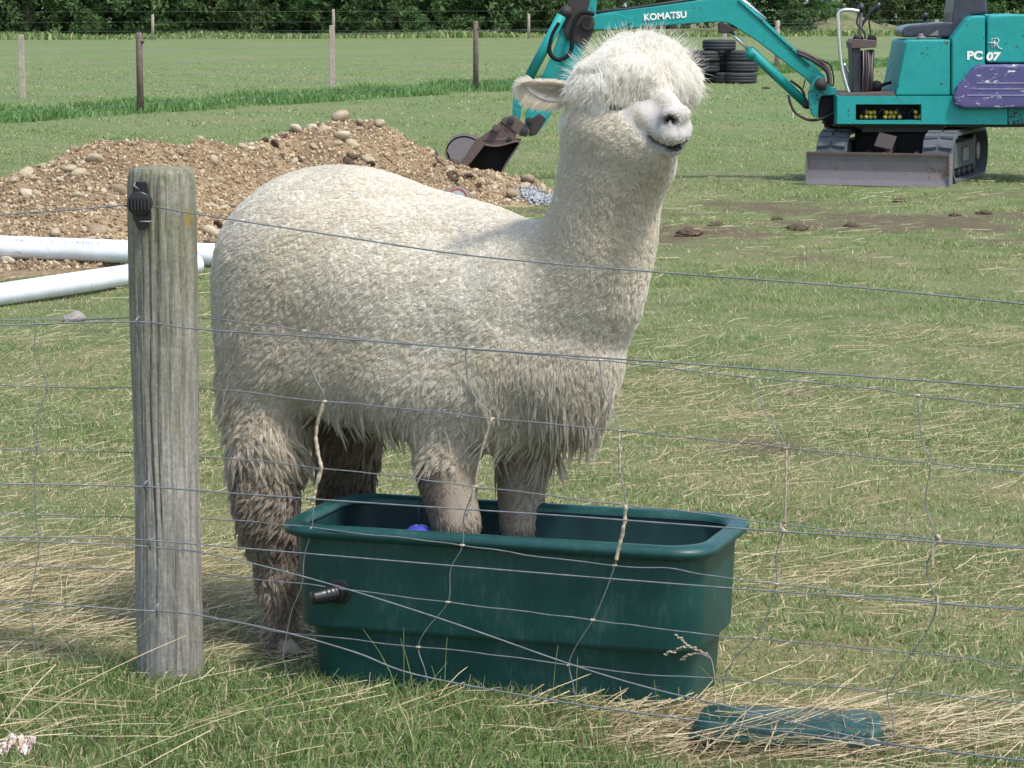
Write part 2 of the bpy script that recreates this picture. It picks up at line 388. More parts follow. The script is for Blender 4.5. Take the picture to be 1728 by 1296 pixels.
# dark turf clods of the heap
cm_ = stone_mesh(3, 11, .8)
bm = bmesh.new(); bm.from_mesh(cm_)
for vv in bm.verts: vv.co *= 1 + .35 * noise.noise(vv.co * 5)
bm.to_mesh(cm_); bm.free(); cm_.materials.append(M['clod'])
bm = bmesh.new(); bm.from_mesh(cm_)
for vv in bm.verts: vv.co *= 1 + .30 * noise.noise(vv.co * 9)
bm.to_mesh(cm_); bm.free()
for (px, py, Y, spr, nn_) in ((600, 254, 19.3, 10, 6), (620, 266, 19.2, 10, 7), (638, 277, 19.1, 8, 5), (738, 266, 20.7, 9, 6), (762, 282, 20.7, 12, 8), (800, 296, 20.9, 9, 5), (368, 335, 17.3, 8, 4), (360, 372, 16.8, 8, 4), (470, 216, 19.4, 9, 4), (440, 217, 19.3, 12, 4), (500, 213, 19.6, 8, 3)):
    for _ in range(nn_):
        p = P(px + random.gauss(0, spr), py, Y); p.y += random.gauss(0, .1); r_ = random.uniform(.014, .034)
        o = link('turf_clod', cm_, None, heap, (p.x + 2.2, p.y - 18.5, float(mound_z(p.x, p.y)) + r_ * .3), (random.random(), random.random(), random.random() * 6)); o.scale = (r_ * 1.2, r_, r_ * .8)

# dark clods and droppings on the turf
def clod(px, py, wpx, label, cat='clod'):
    p = PG(px, py + 4); r_ = wpx / 2 / F * p.y
    o = link('soil_clod', cm_, None, None, (p.x, p.y, gh(p.x, p.y) + r_ * .15), (0, 0, random.random() * 6)); o.scale = (r_, r_ * .9, r_ * .55)
    tag(o, label, cat, 'dark clods on the trampled turf')
clod(1162, 393, 42, 'largest dark clod lying beside the alpaca neck on the turf')
clod(1344, 383, 36, 'flat dark clod on the turf, second row below the digger blade')
clod(1311, 365, 20, 'small dark clod just left above the flat one on bare soil')
clod(1518, 337, 22, 'black rounded clod below the right half of the digger blade')
clod(1610, 364, 18, 'small dark clod below the right track, left of a bigger one')
clod(1662, 360, 24, 'dark clod below the right track, rightmost of the row')
clod(1436, 378, 24, 'flattened brown clod in the middle of the trampled band')
clod(1209, 377, 26, 'low brown clod above and right of the largest clod')
clod(1293, 146, 14, 'small brown clod on the turf right of the tyre stack')

# ------------------------------------------------------------------ grass, straw
def near_fence_dry(x, y): return (x < -.55) & (y > 6.45) & (y < 7.6)
LA = lambda x: 37 + 1.88 * (x + 4.87)
def blades(name, x, y, h, w, lean, mat, tint, segs=2, label=None):
    n = len(x); z = gh(x, y); mz_ = None
    a = RNG.uniform(0, 2 * np.pi, n); d = RNG.uniform(0, 2 * np.pi, n)
    wx, wy = np.cos(a) * w / 2, np.sin(a) * w / 2; lx, ly = np.cos(d) * lean * h, np.sin(d) * lean * h
    base = np.stack([x, y, z - .003], 1)
    if segs == 2:
        mid = base + np.stack([lx * .35, ly * .35, h * .6], 1); tip = base + np.stack([lx, ly, h * (1 - .35 * lean.clip(0, 1.3))], 1)
        wv = np.stack([wx, wy, np.zeros(n)], 1)
        V = np.stack([base - wv, base + wv, mid - wv * .8, mid + wv * .8, tip], 1).reshape(-1, 3)
        t = np.array([[0, 1, 3], [0, 3, 2], [2, 3, 4]]); k = 5
    else:
        tip = base + np.stack([lx, ly, h], 1); wv = np.stack([wx, wy, np.zeros(n)], 1)
        V = np.stack([base - wv, base + wv, tip], 1).reshape(-1, 3); t = np.array([[0, 1, 2]]); k = 3
    T = (t[None] + (np.arange(n) * k)[:, None, None]).reshape(-1, 3)
    me = npmesh(name, V, T, mat, {'tint': np.repeat(tint, k)}); return tag(link(name, me), label, None, kind='stuff')
def patch(x, y, s=1.0, o=0.0):
    return .5 + .25 * (np.sin(x * 2.3 * s + 1.7 * y * s + o) + np.sin(x * 1.1 * s - 2.9 * y * s + 2 * o) * np.cos(y * 1.7 * s + .9 * x * s))
def spread(n, y0, y1, m=.5):
    y = np.sqrt(RNG.uniform(y0 ** 2, y1 ** 2, n)); x = RNG.uniform(-1, 1, n) * (.183 * y + m); return x, y
PC = Vector((-.775, 6.2, 0))
def keep(x, y, p=None):
    k = ~in_trough(x, y, .0) & ((x - PC.x) ** 2 + (y - PC.y) ** 2 > .07 ** 2)
    return k
# long foreground grass
x, y = spread(80000, 4.7, 6.25, .35); pt = patch(x, y, 1.6)
edge = 6.32 - .42 * (x + .5).clip(-1, 2); k = keep(x, y) & (y < edge + .05 * np.sin(7 * x)) & (RNG.random(len(x)) < .35 + .9 * pt)
lid = (x > .3) & (x < .72) & (y > 5.5) & (y < 5.78); k &= ~lid
strawr = (x > .2) & (y > 5.55); k &= ~(strawr & (RNG.random(len(x)) < .75))
x, y, pt = x[k], y[k], pt[k]; n = len(x)
blades('foreground_grass', x, y, RNG.uniform(.025, .085, n) * (.5 + .8 * pt), RNG.uniform(.0018, .0038, n), RNG.uniform(.2, 1.3, n), M['grass'], np.where(RNG.random(n) < .15, RNG.uniform(.78, 1, n), RNG.uniform(0, .62, n)), 2, 'longer green grass along the foot of the wire fence')
def turf(name, nn, y0, y1, hh, ww, m, dry, label, segs=2, thr=.25, fade=False):
    x, y = spread(nn, y0, y1, m)
    if not fade:      # blades of a tuft stand together
        q = RNG.integers(0, nn, nn); sg = .012 + .0016 * y; tog = RNG.random(nn) < .55; q = q // 14 * 14; x, y = np.where(tog, x[q] + RNG.normal(0, 1, nn) * sg, x), np.where(tog, y[q] + RNG.normal(0, 1, nn) * sg, y)
    else: kk = RNG.random(nn) < np.clip((y1 - y) / (y1 - y0) * 1.6, 0, 1); x, y = x[kk], y[kk]; nn = len(x)
    pt = patch(x, y, .9, 1.3) * .6 + patch(x, y, 3.1, 4.0) * .4
    k = keep(x, y) & (RNG.random(nn) < thr * .8 + 1.2 * pt ** 1.3) & ~(near_fence_dry(x, y) & (RNG.random(nn) < .8))
    mm = np.array([mound(a, b) for a, b in zip(x, y)]) if False else mound(x, y); k &= ~((mm > -.01) & (x < .6)); k &= RNG.random(len(x)) > soil(x, y) * .85
    x, y, pt = x[k], y[k], pt[k]; n = len(x)
    lo_t = .28 if fade or y0 > 16 else .05
    dryp = dry * (.35 + 1.5 * (1 - pt)); p2 = patch(x, y, 5.1, 2.0) * .5 + patch(x, y, 2.0, .4) * .5
    tint = np.where(RNG.random(n) < dryp, RNG.uniform(.78, 1, n), (RNG.uniform(lo_t * .6, .70, n) * .55 + .45 * (1 - p2)).clip(0, .76))
    return blades(name, x, y, RNG.uniform(.4, 1.2, n) * hh * (.5 + pt), RNG.uniform(.6, 1.3, n) * ww, RNG.uniform(.3, 1.8, n), M['grass'], tint, segs, label)
turf('near_turf', 150000, 6.0, 10, .024, .0030, .5, .26, 'short grazed grass around the green trough')
turf('middle_turf', 150000, 10, 16.5, .025, .0045, .6, .25, 'short grazed grass behind the alpaca', 1)
turf('far_turf', 130000, 16.5, 32, .026, .009, .8, .22, 'short grass around the digger and the soil heap', 1)
turf('paddock_grass', 110000, 30, 70, .030, .022, 1.2, .12, 'mown grass of the far paddock', 1, .05, True)
# tall green strip along the far fences
n = 60000; x = RNG.uniform(-9, 11, n); y = LA(x) + RNG.uniform(-.8, 3.4, n)
pt = patch(x, y, .8, 2.2); k = (np.abs(x) < .183 * y + 1.5) & (y > 32) & (RNG.random(n) < .2 + pt); x, y, pt = x[k], y[k], pt[k]; n = len(x)
blades('fence_line_grass', x, y, RNG.uniform(.05, .20, n) * (.3 + .9 * pt), RNG.uniform(.010, .022, n), RNG.uniform(.2, .9, n), M['lush'], RNG.uniform(0, .93, n), 2, 'taller lush grass growing along the far paddock fence')
# straw
def straws(name, x, y, z0, L, w, mat, tint, label, tiltamp=.12, bend=.25, yaw=None):
    n = len(x); w = w * .72; a = RNG.uniform(0, 2 * np.pi, n) if yaw is None else yaw; tl = RNG.normal(0, tiltamp, n); sgn = RNG.normal(0, bend, n)
    K = 5; t = np.linspace(-.5, .5, K)[None]
    dx, dy = np.cos(a)[:, None], np.sin(a)[:, None]; L_ = L[:, None]
    off = sgn[:, None] * L_ * (t ** 2 - .08) * 1.1
    X = x[:, None] + dx * L_ * t - dy * off; Y = y[:, None] + dy * L_ * t + dx * off
    Z = gh(X, Y) + z0[:, None] + np.abs(tl[:, None] * L_ * (t + .5)) + .0012 * np.sin(t * 6 + a[:, None])
    up = np.stack([-dy * .7 * np.ones((1, K)), dx * .7 * np.ones((1, K)), .7 * np.ones((n, K))], 2) * (w / 2)[:, None, None]
    C = np.stack([X, Y, Z], 2); V = np.stack([C - up, C + up], 2).reshape(-1, 3)
    q = np.array([[2 * i, 2 * i + 1, 2 * i + 3, 2 * i + 2] for i in range(K - 1)])
    T = (q[None] + (np.arange(n) * 2 * K)[:, None, None]).reshape(-1, 4)
    return tag(link(name, npmesh(name, V, T, mat, {'tint': np.repeat(tint, 2 * K)})), label, None, kind='stuff')
x, y = spread(30000, 5.3, 13, .4); pt = patch(x, y, .8, 5.0); k = keep(x, y) & (RNG.random(len(x)) < .15 + .7 * pt ** 2)
x, y = x[k], y[k]; n = len(x)
straws('scattered_straw', x, y, RNG.uniform(.004, .022, n), RNG.uniform(.02, .15, n) * RNG.uniform(.5, 1.4, n), RNG.uniform(.0009, .0021, n), M['straw'], RNG.random(n), 'loose straw stalks scattered over the turf')
x, y = spread(5000, 13, 24, .4); k = (RNG.random(len(x)) < patch(x, y, .5, 3) ** 1.5) & ~((mound(x, y) > -.01) & (x < .6)); x, y = x[k], y[k]; n = len(x)
straws('far_straw', x, y, RNG.uniform(.006, .02, n), RNG.uniform(.05, .20, n), RNG.uniform(.0025, .0042, n), M['straw'], RNG.random(n), 'thin dry stalks on the turf before the digger', .05)
x, y = spread(26000, 5.4, 12, .4); pt = patch(x, y, 1.3, 7.0); k = keep(x, y) & (RNG.random(len(x)) < .1 + .9 * pt ** 1.5); x, y = x[k], y[k]; n = len(x)
straws('chaff', x, y, RNG.uniform(.003, .02, n), RNG.uniform(.008, .035, n), RNG.uniform(.0014, .003, n), M['straw'], RNG.random(n) * .8, 'short bits of trodden dry chaff between the grass blades', .3)
def heapstraw(name, cx, cy, sx_, sy_, n, zmax, label, Lr=(.05, .22), yawc=None):
    x = RNG.normal(cx, sx_, n); y = RNG.normal(cy, sy_, n); k = keep(x, y); x, y = x[k], y[k]; n = len(x)
    r2 = ((x - cx) / sx_) ** 2 + ((y - cy) / sy_) ** 2
    yaw = None if yawc is None else RNG.normal(yawc, 1.0, n) + np.pi * RNG.integers(0, 2, n)
    return straws(name, x, y, RNG.uniform(.004, 1, n) * zmax * np.exp(-r2 / 4), RNG.uniform(*Lr, n), RNG.uniform(.0012, .0028, n), M['straw'], RNG.random(n), label, yaw=yaw)
heapstraw('straw_litter', -1.15, 7.0, .45, .38, 2300, .022, 'thick straw litter behind the big fence post')
heapstraw('straw_bed', .74, 5.72, .30, .12, 1500, .05, 'bleached straw heaped over the sunken green tub', yawc=-.15)
heapstraw('straw_streak', .85, 7.35, .50, .24, 500, .025, 'streak of straw on the turf right of the trough', yawc=0.1)
heapstraw('lid_straw', .58, 5.66, .14, .06, 260, .09, 'stalks strewn across the sunken green tub', (.10, .30))
heapstraw('straw_edge', .32, 5.86, .16, .10, 900, .03, 'straw between the trough and the sunken tub')
heapstraw('straw_patch', -.45, 6.75, .25, .35, 800, .02, 'straw trodden around the hind feet of the alpaca')
heapstraw('foot_straw', -.8, 5.75, .5, .22, 240, .05, 'long pale stalks lying over the foreground grass', (.12, .38))
heapstraw('front_straw', .0, 5.75, .45, .14, 260, .04, 'long pale stalks in the grass before the trough', (.10, .34))
# ------------------------------------------------------------------ near fence: post, insulator, plain wires, netting
fence = thing('wire_fence', 'weathered round post with slack wire netting and plain wires right in front of the alpaca', 'fence', (PC.x, PC.y, 0))
wm = NT('weathered_post', .9, .15); v = wm.coord((1, 1, .11)); v1 = wm.coord()
g1 = wm.noise(48, 10, v, .78); g2 = wm.noise(120, 6, wm.coord((1, 1, .03)), .6); lic = wm.noise(9, 7, v1, .7); lf = wm.noise(95, 6, v1, .75)
c = wm.ramp(g1, [(.26, (.13, .12, .10)), (.44, (.25, .232, .20)), (.72, (.40, .375, .33))])
c = wm.mix(.7, c, wm.ramp(g2, [(.35, (.6,) * 3), (.6, (1.15,) * 3)]), 'MULTIPLY')
sx = wm.n('ShaderNodeSeparateXYZ'); cc_ = wm.n('ShaderNodeTexCoord'); wm.l(cc_.outputs['Object'], sx.inputs[0])
zt = wm.n('ShaderNodeMapRange'); wm.l(sx.outputs[2], zt.inputs[0]); zt.inputs[1].default_value = .45; zt.inputs[2].default_value = 1.15
gr = wm.math('MULTIPLY', zt.outputs[0], wm.ramp(lic, [(.32, (0,) * 3), (.52, (1,) * 3)]))
moss = wm.mix(1.0, c, (.66, .72, .50), 'MULTIPLY'); c = wm.mix(wm.math('MULTIPLY', gr, .95), c, moss)
c = wm.mix(wm.ramp(wm.math('ADD', wm.math('MULTIPLY', wm.noise(14, 3, wm.coord((1, 1, .4))), .65), wm.math('MULTIPLY', lf, .35)), [(.62, (0,) * 3), (.65, (1,) * 3)]), c, (.24, .17, .035))
c = wm.mix(.55, c, wm.ramp(lf, [(.34, (.55,) * 3), (.5, (1,) * 3), (.66, (1.5, 1.5, 1.42))]), 'MULTIPLY'); wm.col(c); wm.bump(wm.math('ADD', g1, g2), .8, .006); M['post'] = wm.m
def near_post():
    n, m_ = 150, 90; ht = 1.17; V = []; Fc = []
    cracks = [(random.uniform(0, 6.28), random.uniform(.1, 1.1), random.uniform(.1, .45), random.uniform(.004, .011)) for _ in range(60)]
    top = P(272, 283, 6.2).z
    for j in range(m_ + 1):
        t = j / m_; z = -.1 + (top + .1) * t
        r0 = .0695 + .006 * max(0, (z - .5)) + .0012 * math.sin(z * 9)
        cx = (P(288, 1140, 6.2).x - PC.x) * (1 - z / top) + (P(272, 285, 6.2).x - PC.x) * (z / top)
        for k in range(n):
            th = 2 * math.pi * k / n
            r = r0 * (1 + .05 * math.cos(2 * th + .6) + .018 * noise.noise(Vector((math.cos(th) * 2, math.sin(th) * 2, z * 1.3)))) + .0016 * noise.noise(Vector((th * 9, 0, z * 2.5)))
            for (a, zc, hl, dp) in cracks:
                aa = a + .05 * math.sin(z * 11 + a); dth = abs((th - aa + math.pi) % (2 * math.pi) - math.pi)
                if dth < .032 and abs(z - zc) < hl: r -= dp * (1 - dth / .032) * (1 - abs(z - zc) / hl) ** .5
            zz = z
            if j > m_ - 4: r -= (.0075 * ((j - m_ + 4) / 4) ** 2.2)
            V.append((cx + r * math.cos(th), r * math.sin(th), zz + (.004 * noise.noise(Vector((th * 2, 3, 0))) if j == m_ else 0)))
    for j in range(m_):
        for k in range(n): Fc.append((j*n+k, j*n+(k+1)%n, (j+1)*n+(k+1)%n, (j+1)*n+k))
    b = m_ * n; V.append((sum(V[b+k][0] for k in range(n)) / n, 0, top + .003)); Fc += [(b+k, b+(k+1)%n, len(V)-1) for k in range(n)]
    me = mesh(V, Fc, True); return me
post = link('post', near_post(), M['post'], fence)
ORG[post.name] = ORG[fence.name]
FB = Vector((1.1, 6.2 - .50 * 1.875, 0))
def FP(px, py, off):
    u, v = (px - 864) / F, -(py - 648) / F
    d = Vector((u, cp + v * sp, -sp + v * cp)); o = Vector((0, 0, H))
    if px >= 275: A, D = Vector((PC.x, PC.y)), Vector((FB.x - PC.x, FB.y - PC.y)).normalized()
    else: A, D = Vector((PC.x, PC.y)), Vector((1, -.06)).normalized()
    nrm = Vector((-D.y, D.x)); A = A + nrm * off
    t = (A.dot(nrm)) / (Vector((d.x, d.y)).dot(nrm)); return o + d * t
def smoothline(pts, sub=5):
    out = []
    for i in range(len(pts) - 1):
        p0, p1, p2, p3 = pts[max(i-1, 0)], pts[i], pts[i+1], pts[min(i+2, len(pts)-1)]
        for k in range(sub):
            t = k / sub; out.append(.5 * ((2*p1) + (p2-p0)*t + (2*p0-5*p1+4*p2-p3)*t*t + (3*p1-p0-3*p2+p3)*t**3))
    out.append(pts[-1]); return out
def wire(name, pts, off, r=.00115, sub=6, wob=0):
    r *= 1.35
    q = smoothline([FP(x, y, off) for x, y in pts], sub)
    if wob: q = [p + Vector((noise.noise(p * 9) * wob, noise.noise(p * 7 + Vector((4, 4, 4))) * wob * .3, noise.noise(p * 11 + Vector((9, 0, 0))) * wob)) for p in q]
    return MB().tube(q, r, 6).build(name, M['galv'], fence)
PW, NW = -.079, .079
wire('plain_wire', [(-160, 385), (0, 363), (120, 354), (226, 345), (250, 347), (330, 361), (563, 397), (800, 432), (1105, 459), (1400, 481), (1728, 513), (1950, 538)], PW, .00125)
wire('plain_wire', [(-160, 551), (0, 549), (228, 543), (330, 555), (563, 571), (800, 589), (1060, 607), (1400, 631), (1728, 655), (1950, 672)], PW, .00135)
wire('plain_wire', [(-160, 812), (0, 816), (235, 821), (360, 830), (627, 849), (960, 871), (1262, 893), (1728, 925), (1950, 941)], PW, .00135)
wire('plain_wire', [(-160, 902), (0, 906), (200, 909), (360, 921), (660, 946), (960, 971), (1280, 996), (1728, 1029), (1950, 1046)], PW, .00125)
wire('plain_wire', [(-160, 905), (0, 912), (200, 919), (262, 924), (360, 936), (530, 978), (740, 1043), (960, 1120), (1100, 1162), (1238, 1194), (1409, 1236), (1536, 1260), (1728, 1284), (1950, 1305)], PW, .00125)
wire('plain_wire', [(-160, 1008), (0, 1014), (236, 1030), (268, 1031), (340, 1039), (476, 1066), (600, 1101), (704, 1139), (939, 1183), (1100, 1206), (1318, 1234), (1500, 1256), (1728, 1283), (1950, 1300)], PW, .0013)
wire('plain_wire', [(-160, 1238), (0, 1243), (194, 1250), (243, 1261), (365, 1297), (520, 1330)], PW, .0012)
nets = [
 [(-160, 545), (0, 541), (213, 537), (330, 535), (513, 558), (670, 578), (785, 588), (1012, 607), (1060, 613), (1269, 637), (1420, 650), (1548, 667), (1728, 690), (1950, 715)],
 [(-160, 648), (0, 651), (215, 655), (330, 654), (548, 677), (690, 690), (830, 706), (1047, 727), (1200, 743), (1327, 756), (1570, 783), (1728, 798), (1950, 815)],
 [(-160, 752), (0, 757), (215, 763), (360, 773), (440, 778), (538, 791), (660, 803), (801, 821), (900, 834), (1056, 853), (1200, 868), (1323, 886), (1578, 910), (1728, 922), (1950, 940)],
 [(-160, 862), (0, 867), (228, 873), (379, 877), (527, 891), (650, 905), (780, 920), (960, 946), (1037, 954), (1126, 960), (1200, 971), (1310, 985), (1580, 1016), (1728, 1026), (1950, 1044)],
 [(-160, 952), (0, 955), (200, 960), (360, 971), (508, 985), (582, 994), (756, 1016), (1000, 1046), (1215, 1073), (1274, 1076), (1470, 1096), (1627, 1111), (1728, 1127), (1950, 1150)],
 [(-160, 1020), (0, 1027), (228, 1040), (360, 1046), (482, 1068), (590, 1079), (706, 1092), (841, 1106), (960, 1122), (1079, 1138), (1202, 1144), (1318, 1154), (1481, 1165), (1728, 1185), (1950, 1205)]]
for q in nets: wire('netting_wire', q, NW, .00105, 7, .0035)
stays = [
 [(513, 558), (519, 605), (533, 640), (548, 677), (533, 732), (541, 782), (538, 791), (530, 832), (527, 891), (514, 937), (510, 985), (492, 1032), (485, 1068), (478, 1110), (492, 1150)],
 [(785, 588), (790, 642), (808, 678), (830, 706), (808, 775), (801, 821), (783, 872), (780, 920), (760, 962), (756, 1016), (720, 1062), (706, 1092), (716, 1128), (722, 1155)],
 [(1012, 607), (1020, 662), (1047, 727), (1046, 790), (1056, 853), (1048, 908), (1037, 954), (1022, 998), (1000, 1046), (970, 1095), (960, 1122), (968, 1160), (972, 1190)],
 [(1269, 637), (1290, 692), (1327, 756), (1327, 800), (1323, 886), (1310, 932), (1310, 985), (1292, 1040), (1274, 1076), (1240, 1110), (1222, 1150), (1226, 1200)],
 [(1548, 667), (1555, 742), (1570, 783), (1562, 850), (1578, 910), (1563, 962), (1580, 1016), (1565, 1065), (1540, 1100), (1500, 1160), (1505, 1205), (1512, 1250)],
 [(62, 540), (60, 600), (80, 650), (64, 700), (62, 757), (58, 812), (60, 870), (66, 912), (60, 956), (50, 1010), (52, 1030), (58, 1090), (60, 1130)],
 [(1830, 700), (1836, 760), (1850, 806), (1846, 870), (1858, 930), (1842, 990), (1850, 1036), (1838, 1090), (1820, 1135), (1800, 1190)]]
for q in stays: wire('stay_wire', q, NW, .00100, 6, .002)
kn = MB().tube([(-.005, 0, -.001), (-.002, .002, .001), (.002, -.002, -.001), (.005, 0, .001)], [.0018, .0026, .0026, .0018], 6)
kme = mesh(kn.v, kn.f, True); kme.materials.append(M['twine'])
for q in stays:
    for (x, y) in q:
        for nq in nets:
            if (x, y) in nq: link('knot', kme, None, fence, FP(x, y, NW) - ORG[fence.name], (0, 0, random.random()))
def twine(pts, r):
    q = smoothline([FP(x, y, NW - .002) for x, y in pts], 9)
    q = [p + Vector((noise.noise(p * 60), noise.noise(p * 50 + Vector((3, 0, 0))), 0)) * .0022 for p in q]
    MB().tube(q, [r * (1 + .55 * noise.noise(p * 130)) for p in q], 7).build('hay_twine', M['twine'], fence)
twine([(548, 677), (540, 700), (533, 735), (541, 785), (540, 796), (531, 832), (527, 850)], .0042)
twine([(1056, 853), (1054, 880), (1048, 912), (1040, 946)], .0038)
twine([(830, 706), (812, 765), (802, 815), (795, 850), (786, 872)], .0026)
twine([(1046, 730), (1045, 765), (1047, 800)], .0024)
twine([(1327, 760), (1327, 805), (1324, 880)], .0024)
twine([(1324, 878), (1318, 890), (1328, 900)], .0045)
twine([(1580, 902), (1586, 912), (1576, 922), (1572, 960)], .0035)
twine([(1583, 1005), (1580, 1040)], .003)
# staples
def staple(px, py, h=20):
    a, b, c_ = FP(px - 3, py - h * .1, -.078), FP(px + 2, py - h, -.086), FP(px + 5, py - h * .85, -.078)
    q = smoothline([FP(px, py + 8, -.076), FP(px - 2, py, -.088), FP(px - 1, py - h * .6, -.090), FP(px + 5, py - h, -.078)], 5)
    MB().tube(q, .0022, 7).build('staple', M['galv'], fence)
for s_ in ((231, 548, 14), (254, 920, 12), (266, 1032, 15), (246, 823, 13)): staple(*s_)
# insulator (sub-parts: nails)
def FPp(px, py, off): return FP(px if px > 275 else px, py, off)
mb = MB()
base = [FPp(x, y, -.072) for x, y in ((229, 308), (247, 308), (252, 340), (254, 368), (245, 386), (237, 386), (229, 368), (226, 340))]
fr = [p + Vector((0, -.022, 0)) for p in base]; nb = len(base)
mb.add(base + fr, [tuple(range(nb, 2 * nb))[::-1], tuple(range(nb))] + [(i, (i+1) % nb, nb + (i+1) % nb, nb + i) for i in range(nb)])
ins = mb.build('insulator', M['ins_black'], fence, .002)
ic = FPp(236, 343, -.098)
MB().cyl(ic, (0, 1, 0), .0265, .030, 28).build('insulator_cap', M['ins_black'], ins, .003)
g = MB()
for k in range(7):
    g.box((-.0022 + (k - 3) * .0072, -.0215, -.012), (.0006 + (k - 3) * .0072, -.012, .012), Matrix.Translation(ic))
g.build('cap_ribs', M['dark_metal'], ins)
MB().tube([FPp(228, 308, -.098), FPp(226, 313, -.112), FPp(232, 318, -.112), FPp(235, 320, -.1)], .0019, 6).build('nail', M['galv'], ins)
MB().tube([FPp(236, 374, -.1), FPp(238, 374, -.112), FPp(254, 374, -.112), FPp(256, 374, -.09)], .002, 6).build('nail', M['galv'], ins)

# ------------------------------------------------------------------ green trough
tm = NT('green_trough_plastic', .42, .45); v = tm.coord(); f = tm.noise(7, 6, v, .6); ff = tm.noise(90, 6, tm.coord((1, 1, .25)), .7)
c = tm.ramp(f, [(.3, (.003, .038, .034)), (.7, (.005, .056, .049))]); dust = tm.ramp(tm.math('ADD', tm.math('MULTIPLY', f, .4), tm.math('MULTIPLY', ff, .6)), [(.52, (0,) * 3), (.75, (1,) * 3)])
c = tm.mix(tm.math('MULTIPLY', dust, .22), c, (.22, .26, .24)); tm.col(c); tm.bump(ff, .12, .003)
tm.l(tm.ramp(f, [(.3, (.36,) * 3), (.7, (.52,) * 3)]), tm.b.inputs['Roughness']); M['trough'] = tm.m
inner_nt = NT('dark_inner_plastic', .55, .25); inner_nt.col(inner_nt.ramp(inner_nt.noise(12, 5, inner_nt.coord((1, 1, .3))), [(.35, (.0035, .018, .019)), (.7, (.006, .034, .034))])); M['dark_inner'] = inner_nt.m  # inner walls coloured darker than the outer plastic
RIMZ = .366; TL, TW = .985 / 2, .445 / 2
trough = thing('water_trough', 'dark green plastic water trough with a rolled rim that the alpaca stands in', 'trough', (TC.x, TC.y, 0))
trough.rotation_euler = (0, 0, TA); ORG[trough.name] = Vector((0, 0, 0))
def rrect(a, b, r, z, n=9):
    out = []
    for (cx, cy, a0) in ((a - r, b - r, 0), (-a + r, b - r, 90), (-a + r, -b + r, 180), (a - r, -b + r, 270)):
        for k in range(n):
            th = R(a0 + 90 * k / (n - 1)); out.append(Vector((cx + r * math.cos(th), cy + r * math.sin(th), z)))
    return out
def loft(rings, cap0=False, cap1=False):
    n = len(rings[0]); v = [p for r_ in rings for p in r_]
    f = [(i*n+k, i*n+(k+1)%n, (i+1)*n+(k+1)%n, (i+1)*n+k) for i in range(len(rings)-1) for k in range(n)]
    if cap0: f.append(tuple(range(n))[::-1])
    if cap1: f.append(tuple((len(rings)-1)*n+k for k in range(n)))
    return v, f
def ins_(d, z, r=.075): return rrect(TL - d, TW - d, r, z)
prof = [(.064, 0.0), (.061, .004), (.053, .128), (.052, .131), (.050, .134), (.036, .137), (.034, .140), (.033, .146), (.026, RIMZ - .028), (.026, RIMZ - .012)]
inner = [(.034, RIMZ - .006), (.040, RIMZ - .03), (.060, .15), (.076, .146), (.092, .03), (.10, .022)]
v_, f_ = loft([ins_(d, z) for d, z in prof] + [ins_(d, z, .06) for d, z in inner[:1]], True, False)
tb = MB().add(v_, f_, False).build('tub', M['trough'], trough)
me = tb.data; bm = bmesh.new(); bm.from_mesh(me); bmesh.ops.recalc_face_normals(bm, faces=bm.faces); bm.to_mesh(me); bm.free()
me.polygons.foreach_set('use_smooth', [True] * len(me.polygons)); me.set_sharp_from_angle(angle=R(28))
v_, f_ = loft([ins_(d, z, .06) for d, z in inner], False, True)
il = MB().add([p for p in v_], [q[::-1] for q in f_], True).build('inner_lining', M['dark_inner'], trough)
# rolled rim
rings = []
for k in range(15):
    th = R(-150 + 330 * k / 14); rings.append(ins_(.020 - .024 * math.cos(th) * -1 * -1 + 0 if False else .020 - .022 * math.sin(R(-20 + 250 * k / 14)) * 0 - .021 * math.cos(R(-60 + 240 * k / 14)), RIMZ - .012 + .0165 * math.sin(R(-60 + 240 * k / 14)), .085))
v_, f_ = loft(rings); MB().add(v_, f_, True).build('rim', M['trough'], trough)
# black outlet fitting
loc = Vector((-TL + .145, -TW + .040, .222))
fit = MB().cyl(loc + Vector((0, -.008, 0)), (0, 1, 0), .0285, .012, 28).cyl(loc + Vector((0, -.022, 0)), (0, 1, 0), .021, .03, 24)
fit = fit.build('outlet_fitting', M['ins_black'], trough, .001)
ax_ = Vector((-.62, -.78, -.08)).normalized(); e0 = loc + Vector((0, -.03, 0))
sp1 = MB()
rr_ = []; pp_ = []
for k in range(18):
    pp_.append(e0 + ax_ * (.0035 * k)); rr_.append(.0185 - .0002 * k + (.0016 if k % 3 == 0 and k < 12 else 0))
sp1.tube(pp_, rr_, 22); sp1.build('spigot', M['ins_black'], fit)
# water
wt = NT('trough_water', .04, .5); wt.col((.012, .03, .025)); wt.b.inputs['IOR'].default_value = 1.33; wt.b.inputs['Transmission Weight'].default_value = .3
wt.bump(wt.noise(26, 4, wt.coord()), .25, .01)
v_ = rrect(TL - .052, TW - .052, .055, .292)
wo = link('water', mesh([trough.matrix_basis @ p for p in v_] if False else [Matrix.Translation(TC) @ Matrix.Rotation(TA, 4, 'Z') @ p for p in v_], [tuple(range(len(v_)))]), wt.m)
tag(wo, 'dark water standing inside the green trough', 'water', kind='structure')
bf = P(710, 894, 6.42)
bl = MB().ball((0, 0, 0), (.036, .036, .030), 24, 14); bo = bl.build('float', M['float_blue']); bo.location = (bf.x, 6.30, .308)
tag(bo, 'blue plastic float bobbing in the trough water left of the forelegs', 'float')
st_ = MB().tube([(0, 0, .02), (0, .01, .09)], .003, 6).build('float_stem', M['dark_metal'], bo)

